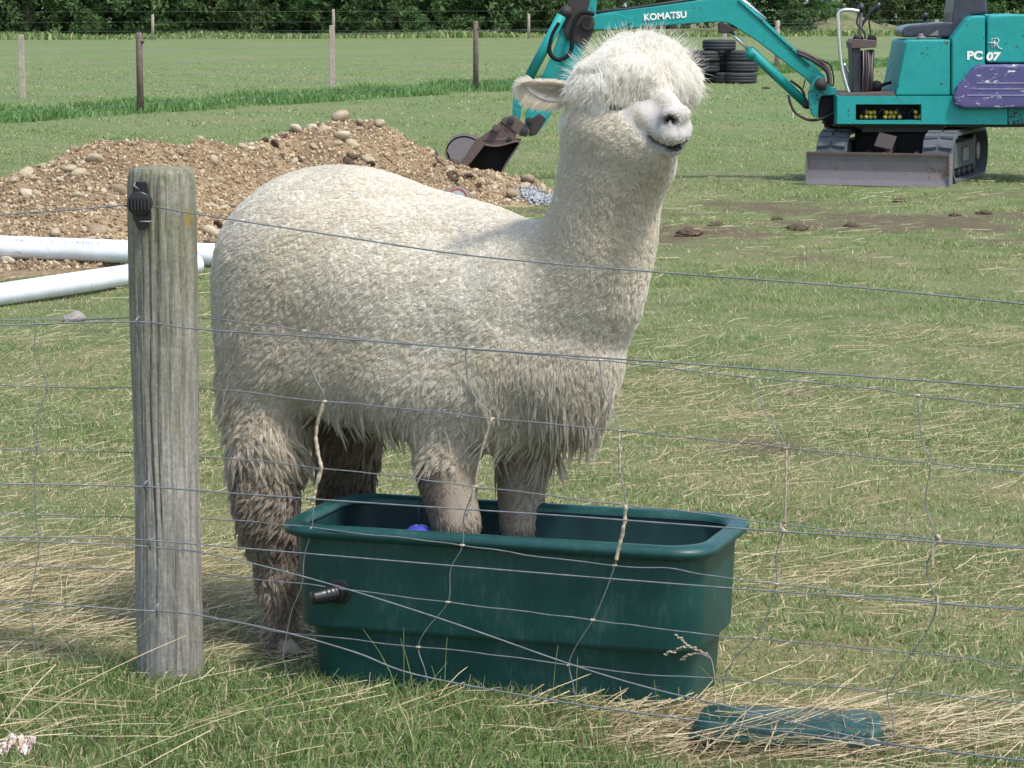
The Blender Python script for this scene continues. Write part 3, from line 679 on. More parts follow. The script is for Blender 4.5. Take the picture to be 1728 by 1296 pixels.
# sunken second tub at lower right
lo_ = thing('sunken_tub', 'upturned flat green plastic tub half buried in bleached straw', 'tub', (.572, 5.70, 0)); lo_.rotation_euler = (0, 0, R(-9)); ORG[lo_.name] = Vector()
v_, f_ = loft([rrect(.195, .085, .03, -.02), rrect(.190, .080, .03, .035), rrect(.186, .076, .03, .046), rrect(.178, .068, .028, .051)], True, True)
o = MB().add(v_, f_, True).build('tub_base', M['trough'], lo_); o.data.set_sharp_from_angle(angle=R(40))
v_, f_ = loft([rrect(.201, .091, .034, .012), rrect(.203, .093, .034, .018), rrect(.201, .091, .034, .024), rrect(.192, .082, .03, .024)])
MB().add(v_, f_, True).build('tub_lip', M['trough'], lo_)

# seeding grass and tall stems before the trough
sg_ = thing('seed_grass', 'dry seeding grass stem leaning in front of the right corner of the trough', 'grass stem', PG(1215, 1215))
for pts_ in ([(1215, 1215), (1208, 1160), (1200, 1112), (1180, 1098), (1160, 1088), (1142, 1072)], [(1200, 1112), (1185, 1104), (1165, 1104), (1150, 1112)], [(1200, 1112), (1180, 1100), (1158, 1092), (1140, 1098), (1122, 1104)]):
    q = smoothline([FP(x, y, .13) for x, y in pts_], 5); MB().tube(q, .0009, 5).build('stem', M['twine'], sg_)
    if pts_[0][1] < 1200 or 1:
        for p in q[len(q) // 2:]: MB().ball(p + Vector((random.gauss(0, .002), 0, random.gauss(0, .002))), (.0040, .0016, .0020), 6, 4).build('seed_head', M['twine'], sg_)
tall = MB(); random.seed(5)
for _ in range(46):
    x0 = random.choice((random.uniform(520, 780), random.uniform(60, 430), random.uniform(760, 1180), random.uniform(1200, 1700))); b = FP(x0, 1190 if x0 > 400 else 1150, random.uniform(-.1, .12)); b.z = 0
    L_ = random.uniform(.07, .19); dx = random.gauss(0, .5); q = [b + Vector((dx * L_ * t * t, random.gauss(0, .1) * 0, L_ * t)) for t in (0, .25, .5, .75, 1)]
    tall.tube(q, [.0011, .001, .0009, .0007, .0003], 4)
tall_o = tall.build('tall_stems', simple('tall_stem_green', (.22, .26, .10), .7, .2, 0, .4, 30, 0)); tag(tall_o, 'thin taller grass stems along the foot of the wire fence', None, kind='stuff')

# pink rag at the lower left, grey rock, small domed disc
rg = NT('pink_rag_cloth', .9, .1); rg.col(rg.ramp(rg.noise(30, 5, rg.coord()), [(.3, (.55, .38, .38)), (.7, (.78, .66, .64))]))
p = PG(28, 1272); V = []; n_ = 22
for j in range(n_):
    for i in range(n_):
        a, b = i / (n_ - 1) - .5, j / (n_ - 1) - .5
        V.append((p.x + a * .075 + .02 * b, p.y + b * .06, .022 + .03 * noise.fractal(Vector((a * 3, b * 4, 2)), 1, 2, 3) - .03 * (a * a + b * b)))
o = link('rag', mesh(V, [(j*n_+i, j*n_+i+1, (j+1)*n_+i+1, (j+1)*n_+i) for j in range(n_-1) for i in range(n_-1)], True), rg.m)
tag(o, 'crumpled pale pink rag lying in the grass at the lower left corner', 'rag')
rock = simple('grey_rock', (.24, .215, .20), .9, .2, 0, .3, 9, .5)
p = PG(124, 545); sm3 = stone_mesh(3, 4, .7); o = link('rock', sm3, rock, None, (p.x, p.y + .04, .01), (0, 0, .4)); o.scale = (.062, .05, .055)
tag(o, 'grey rock half sunk in the turf below the white pipes', 'rock')
p = P(771, 336, 19.5)
dk = thing('domed_cap', 'grey domed cap with a worn orange ring poking up behind the alpaca back', 'cap', (p.x, 19.5, 0))
c0 = P(771, 338, 19.5); ORG[dk.name] = Vector((p.x, 19.5, 0))
tilt = Vector((.1, -.86, .50)); tn = tilt.normalized()
MB().cyl(c0, tilt, .118, .07, 40, .095).build('disc', simple('grey_rubber', (.13, .13, .14), .7), dk, .006)
ring = MB(); th0 = [2 * math.pi * k / 48 for k in range(49)]; e1 = tn.cross(Vector((0, 0, 1))).normalized(); e2 = tn.cross(e1)
ring.tube([c0 + tn * .036 + (e1 * math.cos(t) + e2 * math.sin(t)) * .070 for t in th0], .010, 8).build('orange_ring', simple('orange_ring', (.30, .12, .08), .8), dk)
MB().cyl(c0 + tn * .038, tilt, .056, .012, 30).build('hub', simple('pale_hub', (.20, .21, .20), .8), dk)

# ------------------------------------------------------------------ white pipes
def pipe(a, b, r, label, marks=False, sag=0):
    d = (b - a); L = d.length; d.normalize(); t = thing('plastic_pipe', label, 'pipe', a, 'white pipes lying before the soil heap')
    q = [a + d * L * k / 20 - Vector((0, 0, sag * math.sin(math.pi * k / 20))) for k in range(21)]
    MB().tube(q, r, 32, False).tube(q[::-1], r - .004, 32, False).build('pipe_wall', M['pvc'], t)
    return t, d
pa0, pa1 = P(-340, 398, 15.9), P(430, 436, 15.6)
pa0.z = max(.07, pa0.z)
r1 = .064
A0, A1 = P(-340, 404, 15.7), P(440, 433, 15.9)
t1, d1 = pipe(A0, A1, r1, 'upper white plastic pipe with faint printing, lying across the lower one')
B0, B1 = P(-330, 535, 14.0), P(440, 447, 15.6)
B0 = Vector((B0.x, B0.y, .056)); q0 = PG(0, 497, .056); q1 = PG(216, 464, .056); dB = (q1 - q0).normalized()
t2, d2 = pipe(q0 - dB * 1.6, q0 + dB * 1.75, .056, 'lower white plastic pipe lying on the turf and slanting under the other')
# illegible stamped line along the upper pipe
mk_ = MB(); random.seed(3); yy = Vector((0, 0, 1)); x_ = 20
side = Vector((0, -.72, .69)); up_ = side.cross(Vector((1, 0, 0)))
while x_ < 172:
    wch = random.choice((5, 6, 6, 7)); c0 = A0 + d1 * ((P(x_, 415, 15.75).x - A0.x) / d1.x) + side * (r1 + .0006)
    s1 = d1 * (wch * .0024 / 2 * 1.2); h_ = side.cross(d1).normalized() * .013
    for st in random.choice(((0, 1), (0,), (0, 1, 2), (1,))):
        if st == 0: mk_.add([c0 - s1 - h_, c0 - s1 * .55 - h_, c0 - s1 * .55 + h_, c0 - s1 + h_], [(0, 1, 2, 3)])
        if st == 1: mk_.add([c0 + s1 * .3 - h_, c0 + s1 * .75 - h_, c0 + s1 * .75 + h_, c0 + s1 * .3 + h_], [(0, 1, 2, 3)])
        if st == 2: mk_.add([c0 - s1 * .6 - h_ * .2, c0 + s1 * .3 - h_ * .2, c0 + s1 * .3 + h_ * .2, c0 - s1 * .6 + h_ * .2], [(0, 1, 2, 3)])
    x_ += wch + (5 if random.random() < .15 else 2)
mk_.build('printed_line', M['print'], t1)

# ------------------------------------------------------------------ mini digger
YN = 23.0
dg = thing('mini_digger', 'old turquoise mini digger with purple side panel and dozer blade parked on the turf', 'digger', (3.17, 23.5, 0))
ua = R(-20)    # undercarriage turned towards the camera
UC = Vector((3.22, 23.55, 0))
def U(x, y, z): return UC + Matrix.Rotation(ua, 4, 'Z') @ Vector((x, y, z))
UM = Matrix.Translation(UC) @ Matrix.Rotation(ua, 4, 'Z')
def track(xc):
    hw = .125; L0, L1, ht, rr2 = -.68, .86, .43, .19
    pts = []
    for (cy, cz, a0, a1, r_) in ((L1 - .20, .20, -90, 90, .20), (L0 + .20, ht - .20, 90, 180, .20), (L0 + .24, .20, 180, 270, .20)):
        pass
    def loop(off):
        out = []
        for k in range(13): a = R(-90 + 180 * k / 12); out.append((L1 - .21 + (.21 - off) * math.cos(a), .215 + (.215 - off) * math.sin(a)))
        for k in range(13): a = R(90 + 180 * k / 12); out.append((L0 + .21 + (.21 - off) * math.cos(a), .215 + (.215 - off) * math.sin(a)))
        return out
    lo, li = loop(0.012), loop(.038); n = len(lo)
    tr = MB(); V = []
    for lp in (lo, li):
        for sx in (-hw, hw): V += [U(xc + sx, y, z) for y, z in lp]
    a, b, c, d = 0, n, 2 * n, 3 * n; Fq = []
    for k in range(n):
        j = (k + 1) % n
        Fq += [(a+k, a+j, b+j, b+k), (c+k, d+k, d+j, c+j), (a+k, c+k, c+j, a+j), (b+k, b+j, d+j, d+k)]
    tr.add(V, Fq); T = tr.build('track', M['track_rubber'], dg)
    # lugs evenly round the loop
    per = []; tot = 0
    for k in range(n):
        p, q = Vector(lo[k]), Vector(lo[(k+1) % n]); per.append((tot, p, q)); tot += (q - p).length
    nl = 34
    for i in range(nl):
        s0 = tot * i / nl
        k = max(j for j in range(n) if per[j][0] <= s0); p, q = per[k][1], per[k][2]; tg = (q - p).normalized(); c_ = p + tg * (s0 - per[k][0]); nr = Vector((tg.y, -tg.x))
        for sx in (-1, 1):
            w0, w1 = (.012, .112) ; lg = MB(); v8 = []
            for hh_, tt in ((0, .030), (.016, .019)):
                for (xx, t_) in ((w0, -tt), (w1, -tt + .012), (w1, tt + .012), (w0, tt)):
                    pt_ = c_ + tg * t_ + nr * hh_; v8.append(U(xc + sx * xx, pt_.x, pt_.y))
            lg.add(v8, [(0, 1, 2, 3), (7, 6, 5, 4), (0, 4, 5, 1), (1, 5, 6, 2), (2, 6, 7, 3), (3, 7, 4, 0)])
            lg.build('track_lug', M['track_rubber'], T)
    for (yy_, rr, nm, mt) in ((L0 + .21, .150, 'idler_wheel', 'track_rubber'), (L1 - .21, .150, 'drive_wheel', 'dark_metal')):
        c_ = U(xc, yy_, .215); axd = (U(1, 0, 0) - U(0, 0, 0)); w_ = MB().cyl(c_, axd, rr, .10, 28).build(nm, M[mt], dg, .008)
        MB().cyl(c_, axd, .075 if nm[0] == 'd' else .05, .16, 20).build('hub', M['steel'] if nm[0] == 'd' else M['dark_metal'], w_, .005)
    for k in range(5):
        MB().cyl(U(xc, -.32 + .22 * k, .075), U(1, 0, 0) - U(0, 0, 0), .042, .13, 16).build('roller', M['dark_metal'], dg)
    MB().box((xc - .06, L0 + .30, .12), (xc + .085, L1 - .38, .33), UM).build('track_frame', M['track_rubber'], dg, .01)
    MB().box((xc + .085, -.1, .17), (xc + .10, .12, .28), UM).build('frame_plate', M['steel'], dg, .006)
track(-.435); track(.435)
MB().box((-.32, -.35, .17), (.32, .38, .41), UM).build('undercarriage_body', M['black'], dg, .02)
# blade
mb = MB(); prof_ = [(-.90, .005), (-.885, .05), (-.872, .12), (-.875, .20), (-.895, .262), (-.865, .262), (-.845, .20), (-.842, .12), (-.855, .05), (-.875, .005)]
n = len(prof_); v8 = [U(-.575, y, z) for y, z in prof_] + [U(.575, y, z) for y, z in prof_]
mb.add(v8, [tuple(range(n)), tuple(range(2*n-1, n-1, -1))] + [(i, i + n, (i+1) % n + n, (i+1) % n) for i in range(n)])
bl_ = mb.build('dozer_blade', M['steel'], dg)
bm = bmesh.new(); bm.from_mesh(bl_.data); bmesh.ops.recalc_face_normals(bm, faces=bm.faces); bm.to_mesh(bl_.data); bm.free()
MB().box((-.577, -.905, .250), (.577, -.862, .268), UM).build('blade_top_edge', M['rust'], bl_)
for sx in (-1, 1):
    MB().box((min(sx * .575, sx * .587), -.905, 0), (max(sx * .575, sx * .587), -.80, .268), UM).build('end_plate', M['steel'], bl_)
    MB().tube([U(sx * .27, -.86, .12), U(sx * .20, -.30, .25)], .032, 8).build('push_arm', M['rust'], dg)
MB().box((-.075, -.010, -.07), (.075, .010, .07), UM @ Matrix.Translation((0, -.62, .345)) @ Matrix.Rotation(R(12), 4, 'Y') @ Matrix.Rotation(R(-38), 4, 'X')).build('cylinder_guard', M['grease'], dg, .008)
MB().tube([U(0, -.85, .2), U(0, -.35, .28)], .03, 10).build('blade_cylinder', M['rust'], dg)
MB().cyl((P(1530, 215, YN + .45).x, YN + .5, .46), (0, 0, 1), .27, .10, 32).build('turntable', M['black'], dg)
MB().box((3.17 - .33, YN + .12, .415), (3.17 + .33, YN + .8, .478)).build('turntable_plate', M['dark_metal'], dg)
# platform with hose opening
def plate_hole(o, i_, Y, D2):
    vo = [P(x, y, Y) for x, y in o]; vi = [P(x, y, Y) for x, y in i_]; back = [Vector((p.x, Y + D2, p.z)) for p in vo]; rec = [Vector((p.x, Y + .14, p.z)) for p in vi]
    n = 4; v = vo + vi + back + rec
    f = [(k, (k+1) % 4, 4 + (k+1) % 4, 4 + k) for k in range(4)] + [(k, 8 + k, 8 + (k+1) % 4, (k+1) % 4) for k in range(4)] + [(11, 10, 9, 8)] + [(4 + k, 4 + (k+1) % 4, 12 + (k+1) % 4, 12 + k) for k in range(4)]
    return v, f
v_, f_ = plate_hole([(1413, 209), (1413, 162), (1700, 162), (1700, 210)], [(1444, 203), (1444, 176), (1555, 176), (1555, 203)], YN, .95)
pf = MB().add(v_, f_).build('platform', M['teal'], dg)
bm = bmesh.new(); bm.from_mesh(pf.data); bmesh.ops.recalc_face_normals(bm, faces=bm.faces); bm.to_mesh(pf.data); bm.free()
MB().prism([(1701.5, 162), (1805, 162), (1805, 196), (1790, 208), (1701.5, 211)], YN + .002, YN + .95).build('counterweight', M['teal_dirty'], dg, .012)
MB().prism([(1440, 207), (1440, 173), (1560, 173), (1560, 207)], YN + .135, YN + .15).build('opening_back', M['black'], dg)
MB().prism([(1416, 162), (1420, 159), (1508, 155), (1512, 162)], YN + .03, YN + .9).build('floor_mat', M['rust'], dg, .004)
MB().prism([(1408, 213), (1412, 208), (1800, 210), (1795, 214), (1680, 215), (1600, 214)], YN + .06, YN + .9).build('underside_skid', M['grease'], dg)
for cx, cy in ((505,75),(540,75),(572,75),(605,75),(545,40),(573,42),(600,40),(683,75),(718,75),(745,73),(790,75),(692,42),(725,42),(760,42),(912,40),(915,75),(945,75)):
    px, py = 1340 + cx / 4.454, 180 + cy / 4.454
    MB().cyl(P(px, py, YN + .06 + .05 * random.random()), (0, 1, .1), .0155, .06, 14).build('yellow_fitting', M['yellow'], dg)
for a, b in ((1449, 1474), (1478, 1500), (1505, 1522), (1530, 1550)):
    MB().tube([P(a, 198, YN + .12), P((a + b) / 2, 183, YN + .09), P(b, 200, YN + .12)], .012, 7).build('hose', M['dark_metal'], dg)
# covers
MB().prism([(1511, 161), (1529, 72), (1533, 67), (1604, 67), (1604, 161)], YN + .03, YN + .90).build('seat_box', M['teal'], dg, .018, 3)
MB().prism([(1606, 161), (1606, 67), (1632, 32), (1640, 27), (1663, 26), (1663, 161)], YN + .012, YN + .93).build('front_cover', M['teal'], dg, .022, 3)
MB().prism([(1665.5, 106), (1665.5, 33), (1670, 26), (1728, 24), (1775, 29), (1797, 58), (1800, 106)], YN + .008, YN + .93).build('engine_cover', M['teal'], dg, .025, 3)
MB().prism([(1664, 161), (1664, 108), (1800, 108), (1802, 161)], YN + .05, YN + .92).build('engine_bay', M['black'], dg)
sp_ = MB().prism([(1609, 168), (1611, 158), (1616, 147), (1644, 114), (1654, 109), (1786, 108), (1803, 125), (1806, 168), (1795, 183), (1628, 184), (1614, 179)], YN - .065, YN + .05).build('side_panel', M['purple'], dg, .03, 4)
for y_, x0 in ((140, 1646), (150, 1638), (160.5, 1630)):
    MB().box((P(x0, y_, YN).x, YN - .069, P(x0, y_ + .8, YN - .07).z), (P(1790, y_, YN).x, YN - .060, P(x0, y_ - .6, YN - .07).z)).build('panel_rib', simple('pale_rib', (.30, .28, .42), .5), sp_)
# seat
MB().prism([(1523, 63), (1522, 52), (1527, 45), (1540, 42), (1600, 37), (1609, 38), (1612, 63)], YN + .22, YN + .68).build('seat', M['vinyl'], dg, .025, 3)
MB().prism([(1568, 60), (1583, 50), (1584, 60)], YN + .21, YN + .23).build('seat_badge', M['steel'], dg)
MB().prism([(1604, 60), (1607, 22), (1611, -4), (1620, -24), (1640, -30), (1662, -26), (1668, 24), (1640, 27), (1630, 40), (1616, 63)], YN + .22, YN + .70).build('seat_back', M['vinyl'], dg, .03, 3)
MB().cyl(P(1554, 64, YN + .15), (0, 0, 1), .035, .03, 18).cyl(P(1554, 60, YN + .15), (0, 0, 1), .02, .03, 14).build('filler_cap', M['steel'], dg)
MB().tube([P(1559, 50, YN + .85), P(1561, 36, YN + .85)], .006, 6).ball(P(1561, 28, YN + .85), (.028, .02, .035)).build('throttle_lever', M['ins_black'], dg)
# handrail
hr = smoothline([P(x, y, YN + .12) for x, y in ((1433, 157), (1428, 143), (1421, 116), (1417, 80), (1415, 45), (1415, 27), (1417, 20), (1424, 17), (1436, 17), (1450, 19))], 4)
MB().tube(hr, .0155, 10).build('hand_rail', M['chrome'], dg)
hr = smoothline([P(x, y, YN + .70) for x, y in ((1435, 157), (1430, 125), (1424, 108))], 4); MB().tube(hr, .0145, 8).build('hand_rail', M['chrome'], dg)
# control column and levers
MB().prism([(1439, 157), (1438, 104), (1437, 82), (1452, 80), (1453, 157)], YN + .28, YN + .55).build('control_column', M['dark_metal'], dg, .006)
MB().prism([(1455, 157), (1456, 86), (1476, 84), (1473, 157)], YN + .33, YN + .52).build('valve_cover', M['grease'], dg, .006)
MB().prism([(1435, 72), (1440, 66), (1480, 68), (1479, 80), (1437, 82)], YN + .26, YN + .58).build('lever_tray', M['rust'], dg, .006)
for k, (bx, r_) in enumerate(((1444, .030), (1452, .030), (1468, .028), (1474, .030))):
    c_ = P(bx, 67, YN + .32 + .06 * k); MB().tube([c_ + Vector((0, 0, z)) for z in (-.012, 0, .012, .024, .036)], [r_, r_ * .8, r_ * .9, r_ * .6, r_ * .35], 12).build('rubber_boot', M['black'], dg)
for pts_, r_, kn_ in (([(1460, 66), (1459, 55), (1451, 46), (1446, 38), (1449, 24), (1453, 14)], .0085, .034), ([(1450, 66), (1452, 40), (1453, 20), (1454, 6)], .013, 0),
                      ([(1451, 60), (1452, 46), (1470, 20), (1484, 6)], .014, 0), ([(1470, 66), (1468, 50), (1466, 32)], .007, 0)):
    Yl = YN + .30 + random.random() * .2
    q = smoothline([P(x, y, Yl) for x, y in pts_], 4); lv = MB().tube(q, r_, 8)
    lv = lv.build('control_lever', M['dark_metal'] if r_ < .013 else M['steel'] if kn_ == 0 and pts_[0][0] == 1450 else M['dark_metal'], dg)
    if kn_: MB().ball(q[-1], (.027, .027, .035)).build('knob', M['ins_black'], lv)
MB().tube([P(1474, 22, YN + .4), P(1480, 12, YN + .4), P(1485, 5, YN + .4)], .020, 10).build('hand_grip', M['ins_black'], dg)
for a in range(5):
    x0 = 1457 + 4 * a; MB().tube([P(x0, 84, YN + .25 + .02 * a), P(x0 + 2 * math.sin(a), 115, YN + .24), P(x0 - 2, 156, YN + .28)], .006, 6).build('control_rod', M['rust'] if a % 2 else M['steel'], dg)
MB().ball(P(1479, 146, YN + .3), (.05, .05, .05), 8, 6).tube([P(1478, 150, YN + .3), P(1492, 142, YN + .3), P(1504, 139, YN + .3)], [.02, .014, .012], 8).build('foot_pedal', M['black'], dg)
# swing bracket
MB().prism([(1364, 158), (1370, 140), (1378, 129), (1386, 128), (1400, 146), (1411, 148), (1412, 160), (1386, 162), (1381, 178), (1380, 199), (1372, 196), (1366, 182)], YN + .22, YN + .28).prism([(1364, 158), (1370, 140), (1378, 129), (1386, 128), (1400, 146), (1411, 148), (1412, 160), (1386, 162), (1381, 178), (1380, 199), (1372, 196), (1366, 182)], YN + .50, YN + .56).build('swing_bracket', M['teal_dirty'], dg, .006)
MB().prism([(1384, 160), (1414, 158), (1414, 206), (1392, 206), (1382, 196)], YN + .26, YN + .52).build('swing_casting', M['black'], dg, .01)
MB().cyl(P(1403, 203, YN + .4), (0, 0, 1), .06, .12, 16).build('swing_pin', M['dark_metal'], dg)
MB().cyl(P(1381, 141, YN + .39), (0, 1, 0), .05, .42, 18).build('boom_pin', M['grease'], dg)
MB().prism([(1392, 205), (1413, 200), (1414, 212), (1400, 214), (1391, 210)], YN + .3, YN + .5).build('pivot_lug', M['black'], dg, .006)
# boom
BY0, BY1 = YN + .33, YN + .46
boom_pts = [(995, 53), (998, 26), (1040, 19), (1120, 9), (1200, -2), (1222, -5), (1240, -3), (1262, 9), (1290, 33), (1330, 71), (1372, 108), (1392, 128), (1394, 140), (1384, 150), (1374, 148), (1362, 134), (1320, 101), (1280, 70), (1250, 51), (1236, 42), (1222, 37), (1200, 37), (1120, 43), (1048, 48), (1040, 51)]
bmn = MB().prism(boom_pts, BY0, BY1).build('boom', M['teal'], dg, .006)
MB().prism([(996, 50), (999, 28), (1038, 22), (1066, 31), (1065, 38), (1044, 49)], BY0 - .014, BY0 + .004).build('boom_plate', M['teal'], bmn, .004)
MB().tube([P(x, y, BY0 - .006) for x, y in ((1246, 0), (1280, 30), (1344, 90), (1366, 110))], .010, 6).build('boom_pipe', M['teal_dirty'], bmn)
MB().tube([P(x, y, BY0 + .03) for x, y in ((1246, -4), (1262, 7), (1292, 33))], .014, 8).build('boom_pipe', M['chrome'], bmn)
MB().tube([P(x, y, BY0 + .05) for x, y in ((998, 24), (1020, 18), (1060, 15), (1100, 9), (1200, -6))], .012, 6).build('boom_pipe', M['dark_metal'], bmn)
MB().prism([(1213, 40), (1220, 37), (1232, 44), (1243, 50), (1236, 54), (1222, 57), (1215, 55)], BY0 - .03, BY1 + .03).build('cylinder_bracket', M['grease'], bmn, .006)
MB().tube([P(1228, 50, BY0 + .05), P(1268, 88, BY0 + .05)], .0165, 12).build('cylinder_rod', M['chrome'], dg)
MB().tube([P(1263, 83, BY0 + .05), P(1266, 86, BY0 + .05), P(1357, 172, BY0 + .05)], [.030, .042, .038], 16).build('boom_cylinder', M['teal'], dg)
MB().tube([P(1263, 86, BY0 + .05), P(1272, 96, BY0 + .05)], [.047, .047], 16).build('cylinder_collar', M['teal_dirty'], dg)
MB().cyl(P(1361, 176, BY0 + .05), (0, 1, 0), .038, .12, 16).build('cylinder_pin', M['grease'], dg)
for pts_, r_, mt in (([(1345, 90), (1362, 97), (1384, 110), (1396, 122), (1399, 138), (1397, 150)], .016, 'dark_metal'), ([(1345, 85), (1366, 93), (1388, 106), (1399, 122), (1401, 146)], .016, 'rust'), ([(1366, 93), (1392, 104), (1402, 112), (1407, 135), (1405, 146)], .006, 'black'),
                  ([(1331, 160), (1334, 175), (1342, 190), (1356, 199), (1370, 203), (1388, 200), (1404, 192), (1418, 186)], .011, 'grease'), ([(1334, 136), (1348, 146), (1356, 156), (1358, 166)], .010, 'black'), ([(1355, 150), (1359, 134)], .005, 'black')):
    MB().tube(smoothline([P(x, y, YN + .25) for x, y in pts_], 5), r_, 8).build('hydraulic_hose', M[mt], dg)
# stick
AY0, AY1 = YN + .335, YN + .455
st = MB().prism([(966, -22), (1008, -22), (1006, 20), (1003, 42), (990, 78), (960, 135), (925, 202), (905, 228), (893, 230), (886, 214), (886, 196), (896, 160), (920, 118), (938, 75), (950, 35), (958, 10)], AY0, AY1).build('stick', M['teal'], dg, .007)
MB().prism([(949, 36), (958, 8), (962, -20), (1000, -22), (992, 20), (1003, 30), (1003, 50), (990, 78), (980, 76), (968, 70), (955, 66)], AY0 - .02, AY1 + .02).build('grease_coated_head', M['grease'], st, .008)
MB().cyl(P(992, 40, AY0 - .02), (0, 1, 0), .055, .06, 22).build('pivot_boss', M['grease'], st, .004)
MB().cyl(P(955, 20, AY0 - .01), (0, 1, 0), .05, .10, 18).build('cylinder_eye', M['grease'], st)
MB().tube([P(948, 26, AY0 - .05), P(893, 130, AY0 - .05)], .041, 16).build('bucket_cylinder', M['teal'], dg)
MB().tube([P(893, 130, AY0 - .05), P(872, 196, AY0 - .05)], .018, 12).build('cylinder_rod', M['chrome'], dg)
MB().prism([(866, 158), (871, 154), (882, 170), (878, 200), (872, 205), (864, 196)], AY0 - .09, AY0 - .06).build('guide_link', M['teal_dirty'], dg, .004)
MB().prism([(892, 214), (897, 200), (910, 192), (922, 200), (906, 226), (896, 231)], AY0 - .012, AY1 + .012).build('stick_foot', M['grease'], st, .006)
hs = smoothline([P(x, y, AY0 - .08) for x, y in ((1003, 24), (984, 21), (972, 32), (966, 52), (965, 78), (958, 94), (943, 101), (930, 93), (927, 78), (932, 58), (943, 38))], 6)
MB().tube(hs, [.017 + .0016 * (i % 2) for i in range(len(hs))], 8).build('hydraulic_hose', M['black'], dg)
# linkage + bucket
lk = MB().prism([(845, 205), (848, 199), (866, 194), (892, 214), (894, 224), (888, 231), (878, 230)], AY0 - .10, AY0 - .075).build('bucket_link', M['rust'], dg, .006)
MB().prism([(845, 205), (848, 199), (866, 194), (892, 214), (894, 224), (888, 231), (878, 230)], AY1 + .05, AY1 + .075).build('bucket_link', M['rust'], dg, .006)
for (x, y, r_) in ((862, 204, .028), (885, 221, .028), (893, 203, .026), (860, 234, .02)): MB().cyl(P(x, y, AY0 - .06), (0, 1, 0), r_, .12, 16).build('pin', M['dark_metal'], dg, .004)
MB().cyl(P(837, 216, AY0 - .11), (0, 1, 0), .032, .05, 18).build('pin', M['rust'], dg, .004)
bk = MB().prism([(808, 233), (836, 214), (846, 204), (872, 226), (866, 240), (838, 246), (820, 246)], AY0 - .09, AY0 - .06).build('bucket_ears', M['rust'], dg, .005)
MB().prism([(808, 233), (836, 214), (846, 204), (872, 226), (866, 240), (838, 246), (820, 246)], AY1 + .02, AY1 + .05).build('bucket_ears', M['rust'], dg, .005)
MB().tube([P(815, 238, YN + .27), P(866, 234, YN + .27)], .03, 8).build('bucket_bar', M['rust'], dg)
BK0, BK1 = AY0 - .17, AY1 + .17
shell = smoothline([P(x, y, YN + .4) for x, y in ((846, 292), (855, 275), (868, 255), (878, 238), (868, 236), (840, 243), (815, 240), (802, 232), (785, 227), (768, 231), (756, 243), (753, 258), (760, 272), (774, 284))], 5)
n = len(shell); v8 = []
for p in shell: v8 += [Vector((p.x, BK0, p.z)), Vector((p.x, BK1, p.z))]
bks = MB().add(v8, [(2*i, 2*i+1, 2*i+3, 2*i+2) for i in range(n-1)], True).build('bucket_shell', M['rust'], dg)
so_ = bks.modifiers.new('s', 'SOLIDIFY'); so_.thickness = .012
MB().prism([(800, 270), (812, 247), (840, 245), (868, 240), (880, 234), (870, 252), (857, 275), (847, 292), (832, 286)], BK0 + .16, BK0 + .18).build('bucket_panel', M['black'], bks)  # black sheet standing in for the shade inside the bucket
MB().prism([(806, 232), (820, 242), (800, 268), (786, 284), (774, 276), (786, 262)], BK0 - .012, BK0 + .006).build('side_cutter', M['rust'], bks, .003)
MB().prism([(753, 250), (758, 238), (768, 230), (785, 227), (799, 232), (806, 240), (790, 262), (778, 282), (762, 272)], BK0, BK0 + .012).build('bucket_panel', M['steel'], bks)
MB().prism([(753, 250), (758, 238), (768, 230), (785, 227), (802, 232), (815, 240), (840, 243), (868, 238), (857, 275), (847, 292), (790, 290), (762, 272)], BK1 - .012, BK1).build('bucket_panel', M['rust'], bks)
# lettering
FONTC = {}
def text_on(txt, px, py, hpx, Y, mat, parent, name='lettering', wide=1.0, rot=0, off=.0, shear=0):
    cu = bpy.data.curves.new('t', 'FONT'); cu.body = txt; cu.size = 1; cu.offset = off; cu.shear = shear; cu.space_character = 1.02
    to = bpy.data.objects.new('t', cu); me = bpy.data.meshes.new_from_object(to); bpy.data.objects.remove(to)
    xs_ = [v.co.x for v in me.vertices]; ys_ = [v.co.y for v in me.vertices]; h0 = max(ys_) - min(ys_); sc = hpx * Y / F / h0
    base = P(px, py, Y); x0, y0 = min(xs_), min(ys_)
    o0 = ORG[parent.name]
    for v in me.vertices:
        a, b = (v.co.x - x0) * sc * wide, (v.co.y - y0) * sc
        v.co = base + Vector((a * math.cos(rot) - b * math.sin(rot), 0, a * math.sin(rot) + b * math.cos(rot))) - o0
    return link(name, me, mat, parent)
text_on('KOMATSU', 1087, 35, 11.5, BY0 - .0065, M['decal'], bmn, 'maker_lettering', 1.02, R(4), .035)
text_on('PC', 1632, 101, 15, YN - .001 + .008, M['decal'], dg, 'model_lettering', 1.15, 0, .05)
text_on('07', 1664.5, 102.5, 14.5, YN + .004, M['decal'], dg, 'model_lettering', 1.2, 0, .05, .12)
text_on('R', 1672, 82, 17, YN + .003, M['teal'], dg, 'emblem', .95, 0, .0)
rr_ = [P(x, y, YN + .004) for x, y in ((1674, 82), (1674, 65), (1683, 64.5), (1686, 68), (1683, 73), (1676, 74), (1681, 74), (1687, 82), (1691, 82))]
MB().tube(rr_, .0035, 5).tube([P(x, y, YN + .004) for x, y in ((1678, 82), (1678, 68))], .0035, 5).tube([P(1667, 72, YN + .004), P(1681, 72, YN + .004)], .003, 5).build('emblem_outline', M['decal'], dg)

